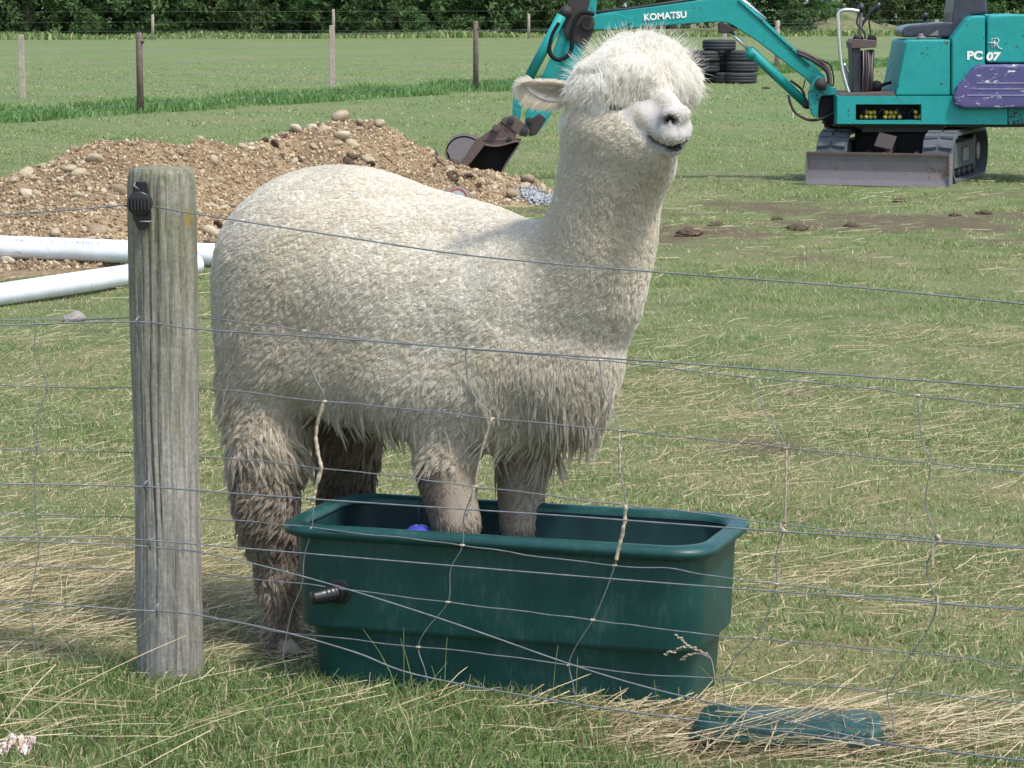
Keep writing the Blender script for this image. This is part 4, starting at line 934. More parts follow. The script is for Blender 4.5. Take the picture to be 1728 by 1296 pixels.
# ------------------------------------------------------------------ tyre stack
def tyre_mesh(r=.29, w=.185):
    prof_ = [(.60, -.36), (.62, -.47), (.80, -.5), (.93, -.46), (.985, -.38), (1.0, -.28)]
    q = [-.28, -.24, -.24, -.20]; grooves = [-.14, .13]
    pr = list(prof_)
    for g_ in grooves: pr += [(1.0, g_ - .02), (.985, g_ - .015), (.985, g_ + .015), (1.0, g_ + .02)]
    pr += [(1.0, .28), (.985, .38), (.93, .46), (.80, .5), (.62, .47), (.60, .36)]
    pr = sorted(set(pr), key=lambda t: 0) if False else pr
    pr += [(.66, .30), (.70, 0), (.66, -.30)]
    n = 40; V = []; k = len(pr)
    for i in range(n):
        a = 2 * math.pi * i / n
        for (rr, zz) in pr:
            V.append((r * rr * math.cos(a), r * rr * math.sin(a), w * zz))
    Fq = [(i*k+j, ((i+1)%n)*k+j, ((i+1)%n)*k+(j+1)%k, i*k+(j+1)%k) for i in range(n) for j in range(k)]
    me = mesh(V, Fq, True); me.materials.append(M['black_rubber']); return me
TY = tyre_mesh(); YT = 49.5
rows = [((1214, 82, 'single tyre lying on the very top of the tyre stack'),),
        ((1187, 101, 'left tyre of the three under the top one, beside the alpaca topknot'), (1229, 104, 'middle tyre directly under the topmost tyre'), (1252, 101, 'right tyre of the second row, small and dusty')),
        ((1187, 119, 'left tyre of the third row down, behind the alpaca topknot'), (1230, 120, 'middle tyre of the third row down in the stack'), (1252, 119, 'right tyre of the third row down in the stack')),
        ((1162, 135, 'leftmost bottom tyre, mostly hidden by the alpaca topknot'), (1195, 134, 'second bottom tyre from the left of the stack'), (1228, 133, 'third bottom tyre from the left of the stack'), (1248, 132, 'rightmost tyre of the bottom row'))]
gz0 = P(1220, 138.5, YT).z
for ri, row in enumerate(rows):
    for ci, (px, py, lb) in enumerate(row):
        z = .093 + (3 - ri) * .186; xx = P(px, py, YT).x; yy_ = YT + (.0, .42, .05, -.15)[ci] + (.1 if ri == 0 else 0) + random.uniform(-.03, .03)
        o = link('tyre', TY, None, None, (xx, yy_, z), (0, 0, random.random() * 6)); tag(o, lb, 'tyre', 'old tyres stacked by the far fence')

# ------------------------------------------------------------------ far fences
pm = simple('far_post_brown', (.16, .13, .105), .9, .1, 0, .3, 14, .5); pm2 = simple('far_post_pale', (.34, .29, .24), .9, .1, 0, .25, 14, .5)
def far_post(x, y, h, r, mat, parent, ins=False):
    q = MB().tube([(x, y, -.1), (x + random.uniform(-.01, .01), y, h - .02), (x, y, h)], [r * 1.08, r, r * .8], 10); o = q.build('post', mat, parent)
    if ins: MB().cyl((x + r * .8, y - r * .4, h - .12), (1, -.3, 0), r * .5, .05, 8).build('insulator', M['ins_black'], o)
def strung(parent, pts_, hs_, r=.0022, sag=.01):
    for h in hs_:
        MB().tube([p + Vector((0, 0, h - (sag if i % 2 else 0))) for i, p in enumerate(pts_)], r, 4).build('wire', M['galv'], parent)
f1 = thing('far_fence', 'post and wire fence of brown posts across the far paddock beyond the soil heap', 'fence', (-4.87, 37, 0))
p1 = [PG(237, 190), PG(803, 153), PG(1311, 120)]
dd = (p1[1] - p1[0]); p1 = [p1[0] - dd * .9] + p1 + [p1[2] + (p1[2] - p1[1])]
for i, (p, h, r_, mt) in enumerate(((p1[0], 1.03, .04, pm), (p1[1], 1.03, .042, pm), (p1[2], 1.10, .042, pm), (p1[3], 1.0, .05, pm2), (p1[4], 1.0, .05, pm))): far_post(p.x, p.y, h, r_, mt, f1, i in (1, 2, 3))
strung(f1, p1, (.95, .12, .28, .45, .62, .80))
f2 = thing('pale_post_fence', 'second far fence with pale squared posts just behind the brown one', 'fence', (-7, 41, 0))
p2 = [PG(38, 166), PG(561, 152), PG(1222, 128)]; p2 = [p2[0] - (p2[1] - p2[0]) * .5] + p2 + [p2[2] + (p2[2] - p2[1]) * .7]
for p, h in zip(p2, (.95, .93, 1.03, .98, 1.0)): MB().box((p.x - .042, p.y - .03, -.1), (p.x + .042, p.y + .03, h)).build('post', pm2, f2, .008)
strung(f2, p2, (.9, .15, .32, .5, .7), .002)
f3 = thing('tree_line_fence', 'faint post and wire fence standing along the foot of the shelter belt', 'fence', (0, 105, 0))
p3 = []
for px in (-420, -40, 262, 565, 892, 1800):
    Yf = 104 - 9.0 * min(1, max(0, (14 - (px - 864) / F * 100) / 30)); p3.append(Vector(((px - 864) / F * Yf, Yf, 0)))
for i, p in enumerate(p3): far_post(p.x, p.y, 1.02 if i % 2 else .85, .05, pm2, f3)
strung(f3, p3, (.95, .6, .3), .0022)

# ------------------------------------------------------------------ shelter belt trees
lm = NT('foliage', .6, .2); c = lm.ramp(lm.attr('tint'), [(0, (.024, .052, .018)), (.55, (.060, .115, .036)), (1, (.13, .19, .065))])
oi = lm.n('ShaderNodeObjectInfo'); hs_ = lm.n('ShaderNodeHueSaturation'); lm.l(c, hs_.inputs['Color'])
mr = lm.n('ShaderNodeMapRange'); lm.l(oi.outputs['Random'], mr.inputs[0]); mr.inputs[3].default_value = .75; mr.inputs[4].default_value = 1.35; lm.l(mr.outputs[0], hs_.inputs['Value'])
mr2 = lm.n('ShaderNodeMapRange'); lm.l(oi.outputs['Random'], mr2.inputs[0]); mr2.inputs[3].default_value = .485; mr2.inputs[4].default_value = .515; lm.l(mr2.outputs[0], hs_.inputs['Hue'])
lm.col(hs_.outputs[0]); tr = lm.n('ShaderNodeBsdfTranslucent'); lm.l(hs_.outputs[0], tr.inputs[0]); mx = lm.n('ShaderNodeMixShader'); mx.inputs[0].default_value = .3
lm.l(lm.b.outputs[0], mx.inputs[1]); lm.l(tr.outputs[0], mx.inputs[2]); lm.l(mx.outputs[0], lm.t.nodes['Material Output'].inputs[0]); M['leaf'] = lm.m
M['bark'] = simple('bark', (.10, .075, .055), .95, .1, 0, .3, 6, .6)
def crown(seed, hgt, rad, ncl, per, cone=.55, leaf=.16):
    rg_ = np.random.default_rng(seed); out = []; tt = []
    zc = rg_.uniform(.02, 1, ncl) ** 1.15 * hgt; env = rad * (1 - (zc / hgt)) ** cone * (.55 + .45 * np.clip(zc / .5, 0, 1))
    a = rg_.uniform(0, 2 * np.pi, ncl); rr = env * np.sqrt(rg_.uniform(.12, 1, ncl)); cx, cy = rr * np.cos(a), rr * np.sin(a)
    cs = rg_.uniform(.18, .42, ncl); ct = rg_.random(ncl)
    d = rg_.standard_normal((ncl, per, 3)); d /= np.linalg.norm(d, axis=2, keepdims=True); d *= rg_.uniform(.3, 1, (ncl, per, 1)) ** .6
    c = np.stack([cx, cy, zc], 1)[:, None] + d * cs[:, None, None] * np.array([1, 1, .75]); c = c.reshape(-1, 3); c[:, 2] = np.abs(c[:, 2]) + .02
    n = len(c); u = rg_.standard_normal((n, 3)); u /= np.linalg.norm(u, axis=1, keepdims=True); w = np.cross(u, rg_.standard_normal((n, 3))); w /= np.linalg.norm(w, axis=1, keepdims=True)
    s = rg_.uniform(.5, 1.3, n)[:, None] * leaf / 2
    V = np.stack([c - u * s * 1.5, c + w * s * .55, c + u * s * 1.5, c - w * s * .55], 1).reshape(-1, 3)
    T = np.arange(4 * n).reshape(-1, 4); tint = (np.repeat(ct, per) * .6 + rg_.random(n) * .4)
    me = npmesh('crown', V, T, M['leaf'], {'tint': np.repeat(tint, 4)}); return me
def trunk_me(h, r, seed):
    rs = random.Random(seed); mb = MB(); mb.tube([(0, 0, -.2), (.05, 0, h * .4), (0, .05, h * .9)], [r, r * .7, r * .15], 8)
    for k in range(9):
        z = h * (.12 + .08 * k); a = rs.random() * 6.28; L = (1 - z / h) * h * .3
        mb.tube([(0, 0, z), (L * math.cos(a) * .6, L * math.sin(a) * .6, z + L * .2), (L * math.cos(a), L * math.sin(a), z + L * .35)], [r * .35, r * .2, .01], 5)
    me = mesh(mb.v, mb.f, True); me.materials.append(M['bark']); return me
CR = [crown(i + 1, 6.5, 2.1, 260, 34) for i in range(4)]; TK = [trunk_me(6.2, .12, i) for i in range(2)]
CS = [crown(21 + i, 2.4, 1.6, 120, 40, .45, .15) for i in range(3)]
def tree(px, Y, label, s=1.0, shrub=False, group=None, cat='tree'):
    x = (px - 864) / F * Y; Y = float(Y + ED(x)); x = (px - 864) / F * Y
    t = thing('shelter_tree' if not shrub else 'shrub', label, cat, (x, Y, 0), group); k = random.randrange(12)
    o = link('crown', (CS if shrub else CR)[k % (3 if shrub else 4)], None, t, (0, 0, 0), (0, 0, random.random() * 6.28)); o.scale = (s, s, s * random.uniform(.9, 1.1))
    if not shrub: o = link('trunk', TK[k % 2], None, t); o.scale = (s, s, s)
random.seed(11)
def ED(x): return -9.0 * np.clip((14 - x) / 30, 0, 1)
px = -190
while px < 1010:
    tree(px, 113 + random.uniform(-1.5, 2.5), 'dark green bushy tree in the dense shelter belt along the far paddock edge', random.uniform(.85, 1.15), group='trees of the dense shelter belt'); px += random.uniform(52, 76)
px = -160
while px < 1000:
    tree(px, 121 + random.uniform(-1, 1), 'dark green bushy tree in the dense shelter belt along the far paddock edge', random.uniform(1.0, 1.3), group='trees of the dense shelter belt'); px += random.uniform(80, 100)
for px, Y, s, lb in ((1040, 124, .8, 'thin tree behind the left end of the boom lettering'), (1095, 126, .7, 'low tree showing just above the boom lettering'), (1150, 125, .75, 'low tree above the middle of the boom'),
                     (1275, 116, 1.0, 'bushy tree directly above the bend of the boom'), (1325, 114, 1.0, 'round bushy tree left of the pale shed'), (1345, 118, .8, 'small tree touching the left wall of the pale shed')):
    tree(px, Y, lb, s)
for px, s in ((1452, .8), (1490, .9), (1528, 1.0), (1575, .95), (1612, 1.0), (1680, .9), (1722, 1.0), (1765, .9), (1810, 1.0), (1870, 1.0)):
    tree(px, 128 + random.uniform(-2, 2), 'mid green tree of the looser row behind the digger seat', s, group='trees behind the digger seat')
for px, Y, s, lb in ((1408, 120, .45, 'small dark shrub on the dry bank right of the shed'), (1388, 118, .4, 'small green shrub on the dry bank below the shed'), (1340, 108, .5, 'low shrub at the foot of the round bushy tree'), (1462, 117, .5, 'low shrub behind the control levers'),
                     (1650, 119, .6, 'shrub just above the engine cover'), (150, 109, .42, 'low shrub at the foot of the belt on the left'), (700, 109, .45, 'low shrub before the shelter belt near its middle')):
    tree(px, Y, lb, s, True, cat='shrub')
# undergrowth along the belt and the dry grass bank
bmv = []; bxs = np.linspace(-34, 40, 150); bys = np.linspace(108, 150, 22)
for y in bys:
    for x in bxs:
        pxx = 864 + F * x / y; k = math.exp(-((pxx - 1405) / 70) ** 2) * .8 + .55 * math.exp(-((pxx + 5) / 30) ** 2) * math.exp(-((y - 112) / 4) ** 2) + .10
        z = k * min(1, max(0, (y - 109) / 6)) * (1.0 + .35 * nz(x, y, .4)); bmv.append((x, y + float(ED(x)), z - .03))
dr = NT('dry_bank_grass', .95, .1); dr.col(dr.mix(.8, dr.ramp(dr.noise(.7, 7, dr.coord(), .7), [(.35, (.10, .13, .05)), (.6, (.24, .22, .12))]), dr.ramp(dr.noise(9, 5, dr.coord()), [(.3, (.6,) * 3), (.7, (1.3,) * 3)]), 'MULTIPLY')); dr.bump(dr.noise(5, 6, dr.coord()), .8, .3)
nb = len(bxs); ii = (np.arange(len(bys) - 1)[:, None] * nb + np.arange(nb - 1)[None]).ravel()
tag(link('grass_bank', npmesh('grass_bank', np.array(bmv), np.stack([ii, ii + 1, ii + 1 + nb, ii + nb], 1), dr.m, smooth=True)), kind='structure')
n = 26000; x = RNG.uniform(-26, 30, n); y = RNG.uniform(105, 114, n) + ED(x)
o = blades('bank_grass', x, y, RNG.uniform(.12, .45, n) * patch(x, y, .3, 1), RNG.uniform(.04, .09, n), RNG.uniform(.2, .8, n), M['grass'], RNG.uniform(.1, .82, n), 2, 'rank seeding grass at the foot of the shelter belt')
# pale shed beyond
shw = simple('pale_shed_wall', (.42, .43, .48), .8, .2, 0, .08, .5, 0); shd = simple('shed_dark', (.02, .022, .03), .8); shb = simple('shed_blue', (.05, .10, .36), .6)
shed = thing('farm_shed', 'pale grey shed with a dark opening behind the trees right of the boom', 'shed', (22, 200, 0))
x0, x1, x2 = [(q - 864) / F * 200 for q in (1345, 1376, 1398)]
MB().box((x0, 200, -.5), (x1, 208, 3.4)).build('wall', shw, shed)
MB().box((x1 + .01, 200.6, -.5), (x2, 208, 1.6)).build('opening', shd, shed)
MB().box((x1 + .01, 200.2, 1.05), (x2 - .15, 200.55, 1.6)).build('door_header', shb, shed)
MB().add([(x0 - .3, 199.7, 3.4), (x2 + .3, 199.7, 3.4), (x2 + .3, 208.3, 3.4), (x0 - .3, 208.3, 3.4), (x0 - .3, 204, 4.6), (x2 + .3, 204, 4.6)], [(0, 1, 5, 4), (2, 3, 4, 5), (0, 4, 3), (1, 2, 5), (3, 2, 1, 0)]).build('roof', simple('shed_roof', (.30, .32, .34), .5, .4), shed)
gl = thing('white_farm_building', 'low white building glimpsed between trees above the boom', 'building', (6, 170, 0))
gx0, gx1 = [(q - 864) / F * 170 for q in (1012, 1172)]
MB().box((gx0, 170, -.3), (gx1, 176, 1.25)).build('wall', simple('dusky_wall', (.16, .17, .17), .8), gl)
MB().box((gx0 - .2, 169.7, 1.25), (gx1 + .2, 176.3, 1.42)).build('roof', simple('white_roof', (.78, .80, .82), .5), gl)
for k, qx in enumerate((1040, 1052, 1078, 1100, 1128)):
    xx = (qx - 864) / F * 170; MB().box((xx - .12, 169.85, .4), (xx + .13, 169.99, 1.1)).build('white_panel', simple('white_panel', (.7, .7, .7), .6), gl)
vn = thing('white_tank', 'rounded white tank glimpsed through the trees left of the digger arm', 'tank', (0.8, 112, 0))
p = P(891, 6, 111)
MB().ball((p.x, 111.2, 1.05), (.46, .5, .36), 20, 12).build('tank_shell', simple('tank_white', (.62, .68, .72), .35), vn)
MB().box((p.x - .35, 110.9, .0), (p.x + .35, 111.5, .78)).build('tank_stand', M['dark_metal'], vn)
# ------------------------------------------------------------------ alpaca
AX, AY = Vector((.80, -.60, 0)), Vector((.60, .80, 0))     # heading; towards its left side, away from us
alp = thing('alpaca', 'cream white woolly alpaca with a fluffy topknot standing with its forefeet in the green trough', 'alpaca', (-.2, 6.4, 0))
REG = {}
balls = []      # centre, radius, region
def bl_(px, py, Y, r, reg, sc=(1, 1, 1)): balls.append((P(px, py, Y), r * Y / F, reg))
def chain(keys, reg, n=7):
    for i in range(len(keys) - 1):
        for k in range(n + (i == len(keys) - 2)):
            t = k / n; a, b = keys[i], keys[i+1]; q = [a[j] * (1-t) + b[j] * t for j in range(4)]; bl_(*q, reg)
TOR, NECK, CHEST, HUP, HLO, FLEG, FOOT, CHEEK, MUZ, TOP, SKULL, BELLY, FUP = range(13)
chain([(528, 464, 6.66, 172), (600, 474, 6.63, 182), (700, 514, 6.57, 180), (790, 540, 6.50, 172), (862, 556, 6.43, 163)], TOR, 8)
chain([(545, 426, 6.68, 146), (600, 428, 6.64, 148), (700, 458, 6.58, 140), (800, 480, 6.5, 138), (855, 505, 6.44, 130)], TOR, 5)
chain([(462, 500, 6.60, 100), (470, 560, 6.58, 96), (470, 620, 6.56, 82)], TOR, 4)
chain([(560, 560, 6.56, 105), (650, 585, 6.52, 120), (740, 610, 6.46, 118), (830, 640, 6.40, 105)], BELLY, 6)
chain([(860, 600, 6.38, 132), (942, 604, 6.33, 110), (942, 660, 6.33, 84)], CHEST, 5)
chain([(650, 620, 6.46, 98), (720, 640, 6.40, 98), (790, 655, 6.35, 92), (870, 672, 6.34, 78)], BELLY, 6)
chain([(480, 540, 6.55, 82), (510, 590, 6.52, 74), (560, 622, 6.50, 76), (650, 640, 6.46, 84)], BELLY, 6)
chain([(895, 500, 6.38, 112), (968, 445, 6.30, 88), (1008, 395, 6.27, 88)], NECK, 5)
chain([(1040, 290, 6.22, 90), (1072, 284, 6.18, 62), (1095, 276, 6.15, 46)], NECK, 4)
chain([(890, 520, 6.40, 150), (955, 530, 6.34, 116), (990, 480, 6.29, 102), (1012, 410, 6.26, 94), (1026, 330, 6.24, 90), (1042, 262, 6.23, 86)], NECK, 8)
chain([(1046, 250, 6.22, 86), (1050, 200, 6.22, 78), (1052, 165, 6.23, 74)], SKULL, 4)
bl_(1024, 215, 6.24, 76, SKULL); bl_(1030, 250, 6.24, 84, SKULL); bl_(1033, 290, 6.24, 90, NECK)
chain([(1012, 215, 6.17, 52), (1052, 236, 6.14, 52), (1085, 252, 6.12, 42)], CHEEK, 4)
chain([(1085, 258, 6.14, 42), (1110, 268, 6.11, 32), (1122, 272, 6.10, 24)], CHEEK, 3)
chain([(1088, 188, 6.16, 35), (1108, 198, 6.11, 31), (1128, 210, 6.07, 28)], MUZ, 6)
chain([(1095, 160, 6.17, 28), (1118, 172, 6.11, 25), (1142, 194, 6.05, 20)], MUZ, 6)
chain([(1066, 196, 6.145, 31), (1080, 199, 6.12, 32), (1096, 204, 6.10, 31)], MUZ, 4)
bl_(1131, 199, 6.035, 19, MUZ); bl_(1155, 191, 6.05, 13, MUZ)
chain([(1112, 224, 6.06, 17), (1128, 229, 6.035, 17), (1140, 231, 6.03, 14)], MUZ, 3); chain([(1158, 214, 6.06, 13), (1158, 230, 6.05, 12)], MUZ, 2)
chain([(1112, 250, 6.08, 15), (1132, 254, 6.05, 13), (1146, 250, 6.045, 11)], MUZ, 3)
for q in ((1044, 130, 6.21, 54), (1080, 121, 6.21, 46), (1120, 122, 6.24, 38), (1014, 136, 6.20, 34), (1060, 136, 6.155, 40), (1026, 146, 6.155, 32), (1134, 128, 6.26, 32), (1086, 134, 6.14, 28), (1150, 140, 6.25, 24), (1064, 112, 6.24, 46), (1000, 142, 6.20, 36), (1082, 104, 6.24, 42), (1108, 108, 6.25, 42), (1110, 122, 6.20, 36), (1150, 128, 6.27, 30)): bl_(*q, TOP)
# hind leg on our side, then the far one
chain([(448, 600, 6.62, 84), (455, 690, 6.58, 76), (450, 760, 6.53, 62)], HUP, 6)
chain([(450, 760, 6.53, 60), (448, 830, 6.52, 54), (452, 885, 6.53, 49), (466, 935, 6.54, 37), (472, 990, 6.52, 31), (468, 1040, 6.51, 27), (470, 1072, 6.50, 25)], HLO, 6)
chain([(470, 1080, 6.50, 23), (488, 1094, 6.47, 15), (502, 1100, 6.45, 9)], FOOT, 4)
bl_(462, 1092, 6.50, 17, FOOT); bl_(482, 1100, 6.44, 10, FOOT)
chain([(545, 620, 6.76, 82), (580, 690, 6.77, 64), (590, 740, 6.78, 52)], HUP, 6)
chain([(590, 740, 6.78, 50), (585, 810, 6.80, 46), (572, 860, 6.82, 38), (578, 920, 6.82, 29), (582, 1000, 6.80, 24), (584, 1040, 6.78, 24)], HLO, 6)
chain([(584, 1046, 6.78, 22), (602, 1062, 6.74, 12)], FOOT, 4)
# forelegs inside the trough
chain([(780, 660, 6.40, 66), (762, 720, 6.35, 54), (750, 770, 6.33, 54)], FUP, 6)
chain([(750, 772, 6.33, 54), (753, 810, 6.32, 50), (764, 850, 6.31, 45), (770, 882, 6.30, 45), (772, 920, 6.31, 27), (770, 1000, 6.33, 23), (770, 1075, 6.33, 23)], FLEG, 7)
chain([(770, 1095, 6.33, 24), (784, 1108, 6.31, 16)], FOOT, 3)
chain([(900, 670, 6.42, 62), (886, 730, 6.42, 50), (880, 770, 6.42, 44)], FUP, 6)
chain([(884, 772, 6.42, 48), (880, 830, 6.42, 42), (879, 868, 6.42, 41), (878, 888, 6.41, 39), (877, 920, 6.42, 26), (876, 1000, 6.43, 22), (876, 1055, 6.43, 22)], FLEG, 7)
chain([(876, 1080, 6.42, 23), (890, 1092, 6.40, 15)], FOOT, 3)
# tail, hanging close behind
chain([(388, 470, 6.74, 34), (384, 560, 6.76, 30), (388, 620, 6.76, 20)], TOR, 4)
mb = MB()
for c_, r_, g_ in balls: mb.ball(c_, r_, 16, 11)
src = bpy.data.objects.new('src', mesh([v for v in mb.v], mb.f)); COL.objects.link(src)
rm = src.modifiers.new('r', 'REMESH'); rm.mode = 'VOXEL'; rm.voxel_size = .0062; rm.use_smooth_shade = True
smd = src.modifiers.new('s', 'SMOOTH'); smd.factor = .5; smd.iterations = 7
dg_ = bpy.context.evaluated_depsgraph_get(); dg_.update()
bme = bpy.data.meshes.new_from_object(src.evaluated_get(dg_)); bpy.data.objects.remove(src)
nv = len(bme.vertices); co = np.empty(nv * 3, np.float32); bme.vertices.foreach_get('co', co); co = co.reshape(-1, 3)
BC = np.array([b[0][:] for b in balls]); BR_ = np.array([b[1] for b in balls]); BG = np.array([b[2] for b in balls])
def region(pts):
    out = np.empty(len(pts), int)
    for i in range(0, len(pts), 20000):
        d = np.linalg.norm(pts[i:i+20000, None] - BC[None], axis=2) - BR_[None]; out[i:i+20000] = BG[d.argmin(1)]
    return out
# soften the woolly trunk so that no single form stands out; face and feet stay crisp
ne = len(bme.edges); ed = np.empty(ne * 2, np.int32); bme.edges.foreach_get('vertices', ed); ed = ed.reshape(-1, 2)
wreg = np.array([1, .45, 1, .9, .22, .22, 0, .5, 0.03, .34, .4, 1, .9])[region(co)].astype(np.float64)
deg = np.bincount(ed.ravel(), minlength=nv).astype(np.float64)
def lap(a):
    out = np.zeros_like(a)
    for j in range(a.shape[1]): out[:, j] = np.bincount(ed[:, 0], a[ed[:, 1], j], nv) + np.bincount(ed[:, 1], a[ed[:, 0], j], nv)
    return out / deg[:, None]
for _ in range(12): wreg = lap(wreg[:, None])[:, 0]
co = co.astype(np.float64); c_in = co.copy()
for _ in range(150): co += (lap(co) - co) * (wreg * .75)[:, None]
bme.vertices.foreach_set('co', co.astype(np.float32).ravel()); bme.update()
nr_ = np.empty(nv * 3, np.float32); bme.vertices.foreach_get('normal', nr_); nr_ = nr_.reshape(-1, 3)
co = (co + nr_ * (.007 * np.clip(wreg, 0, 1))[:, None]).astype(np.float32)
bme.vertices.foreach_set('co', co.ravel()); bme.update()
lp = np.empty(len(bme.loops), np.int32); bme.loops.foreach_get('vertex_index', lp)
bme.calc_loop_triangles(); nt_ = len(bme.loop_triangles); tri = np.empty(nt_ * 3, np.int32); bme.loop_triangles.foreach_get('vertices', tri); tri = tri.reshape(-1, 3)
bvh = BVHTree.FromPolygons([tuple(v) for v in co], [tuple(t) for t in tri])
camv = Vector((0, 0, H))
def hit(px, py):
    d = (P(px, py, 5) - camv).normalized(); h = bvh.ray_cast(camv, d); return h[0], h[1]
# lips, nostrils: gently pushed in where the photo shows the slits
creases = []
def crease(pts, depth, rad):
    creases.append(([hit(*p)[0] for p in pts if hit(*p)[0]], depth, rad))
crease([(1098, 232), (1107, 240), (1120, 246), (1133, 249), (1146, 248), (1157, 242)], .017, .0125)
crease([(1120, 205), (1127, 199), (1135, 199), (1141, 206)], .024, .0145)
crease([(1126, 251), (1140, 253), (1153, 249)], .012, .013)
crease([(1142, 210), (1146, 220), (1149, 232)], .005, .006)
crease([(1145, 196), (1146, 204)], .005, .006)
dark = np.zeros(nv, np.float32); grey = np.zeros(nv, np.float32)
nrm = np.empty(nv * 3, np.float32); bme.vertices.foreach_get('normal', nrm); nrm = nrm.reshape(-1, 3)
for ci, (pts, dp, rad) in enumerate(creases):
    best = np.full(nv, 9.)
    for a, b in zip(pts[:-1], pts[1:]):
        a, b = np.array(a), np.array(b); ab = b - a; t = np.clip(((co - a) @ ab) / (ab @ ab + 1e-12), 0, 1); best = np.minimum(best, np.linalg.norm(co - a - t[:, None] * ab, axis=1))
    w_ = np.clip(1 - best / rad, 0, 1); co -= nrm * (dp * w_ ** 1.4)[:, None]; 
    if ci < 3: dark = np.maximum(dark, np.clip(w_ * 2.6 - .5, 0, 1))
    grey = np.maximum(grey, np.clip(1.1 - best / (rad * 2.6), 0, 1) * (1 if ci != 1 else .8))
reg_v = region(co)
co0 = co.copy()
bme.vertices.foreach_set('co', (co - np.array(alp.location)).ravel()); bme.update()
stain_shade = np.zeros(nv, np.float32)
def stain_shade_of(pts, reg):
    """dirt in the wool: yellowed back, brown legs; inner thighs also hold painted belly shade"""
    pj = np.array([(.3 * math.sin(p[0] * 9) + .3 * math.sin(p[2] * 13 + p[0] * 4)) for p in pts]) if len(pts) < 1 else .3 * np.sin(pts[:, 0] * 9) + .3 * np.sin(pts[:, 2] * 13 + pts[:, 0] * 4)
    base = np.select([reg == HUP, reg == HLO, reg == FLEG, reg == FOOT, reg == FUP, reg == CHEST, reg == BELLY], [.24, .42, .56, .40, .30, .15, .10], .07)
    s_ = np.maximum(base + .10 * pj, .045) + np.clip(.62 - pts[:, 2], 0, .5) * .25 * np.isin(reg, (HUP, HLO, FUP))
    inner = (np.isin(reg, (HUP, HLO)) & (pts[:, 2] > .30)) * np.clip((pts[:, 0] + .52) / .08, 0, 1) * np.clip((.78 - pts[:, 2]) / .12, 0, 1)  # inner hind legs: dirt plus under-belly shade, both put into the wool colour
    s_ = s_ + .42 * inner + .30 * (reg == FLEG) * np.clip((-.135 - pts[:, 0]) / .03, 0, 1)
    return np.clip(s_, 0, 1)
for nm_, arr in (('dark', dark), ('grey', grey), ('stain_shade', stain_shade_of(co0, reg_v)), ('bare', (reg_v == MUZ).astype(np.float32))):
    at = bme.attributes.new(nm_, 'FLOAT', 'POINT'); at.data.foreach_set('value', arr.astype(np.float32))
def wool_cols(m):
    c = m.ramp(m.attr('stain_shade'), [(0, (.90, .88, .82)), (.03, (.76, .715, .62)), (.25, (.64, .575, .47)), (.5, (.40, .335, .265)), (.75, (.26, .21, .165)), (1, (.13, .105, .082))])
    return c
bm_ = NT('alpaca_skin', .85, .15); c = bm_.mix(1.0, wool_cols(bm_), (.66, .65, .62), 'MULTIPLY'); c = bm_.mix(bm_.attr('bare'), c, (.45, .42, .39)); c = bm_.mix(bm_.math('MULTIPLY', bm_.attr('grey'), .85), c, (.24, .235, .245)); c = bm_.mix(bm_.attr('dark'), c, (.022, .018, .018))
bm_.col(c); bm_.bump(bm_.noise(160, 5, bm_.coord()), .25, .004); bm_.b.inputs['Subsurface Weight'].default_value = 0
bme.materials.clear(); bme.materials.append(bm_.m); body = link('body', bme, None, alp)
wl = NT('wool', .9, .1); c = wool_cols(wl)
yl = wl.ramp(wl.noise(4.5, 4, wl.coord()), [(.48, (0,) * 3), (.66, (1,) * 3)]); c = wl.mix(wl.math('MULTIPLY', wl.math('MULTIPLY', yl, .22), wl.math('GREATER_THAN', wl.attr('stain_shade'), .015)), c, (.80, .71, .50)); lv = wl.attr('lockv'); c = wl.mix(1.0, c, wl.ramp(lv, [(0, (.92, .91, .89)), (1, (1.02, 1.01, .99))]), 'MULTIPLY')
df = wl.n('ShaderNodeBsdfDiffuse'); tr = wl.n('ShaderNodeBsdfTranslucent'); wl.l(c, df.inputs[0]); wl.l(c, tr.inputs[0]); mx = wl.n('ShaderNodeMixShader'); mx.inputs[0].default_value = .46
wl.l(df.outputs[0], mx.inputs[1]); wl.l(tr.outputs[0], mx.inputs[2])
gl_ = wl.n('ShaderNodeBsdfGlossy'); gl_.inputs['Roughness'].default_value = .45; mx2 = wl.n('ShaderNodeMixShader'); mx2.inputs[0].default_value = .05; wl.l(mx.outputs[0], mx2.inputs[1]); wl.l(gl_.outputs[0], mx2.inputs[2])
wl.l(mx2.outputs[0], wl.t.nodes['Material Output'].inputs[0]); M['wool'] = wl.m

A_, B_, C_ = co0[tri[:, 0]], co0[tri[:, 1]], co0[tri[:, 2]]
fn = np.cross(B_ - A_, C_ - A_); area = np.linalg.norm(fn, axis=1) / 2; tn_ = (nrm[tri].mean(1)); tn_ /= np.linalg.norm(tn_, axis=1, keepdims=True) + 1e-9
treg = region((A_ + B_ + C_) / 3)
def sample(n, regs, dens=None):
    w = area * np.isin(treg, regs)
    if dens is not None: w = w * dens
    idx = RNG.choice(nt_, n, p=w / w.sum()); u, v = RNG.random(n), RNG.random(n); f = u + v > 1; u[f], v[f] = 1 - u[f], 1 - v[f]
    p = A_[idx] + u[:, None] * (B_[idx] - A_[idx]) + v[:, None] * (C_[idx] - A_[idx]); return p, tn_[idx], treg[idx]
EYE = np.array(hit(1036, 179)[0][:])
def eyefree(c, r): return np.linalg.norm((c - EYE) * np.array([1, 1, 1.3]), axis=1) > r
cen = (A_ + B_ + C_) / 3
def unit(a): return a / (np.linalg.norm(a, axis=-1, keepdims=True) + 1e-9)
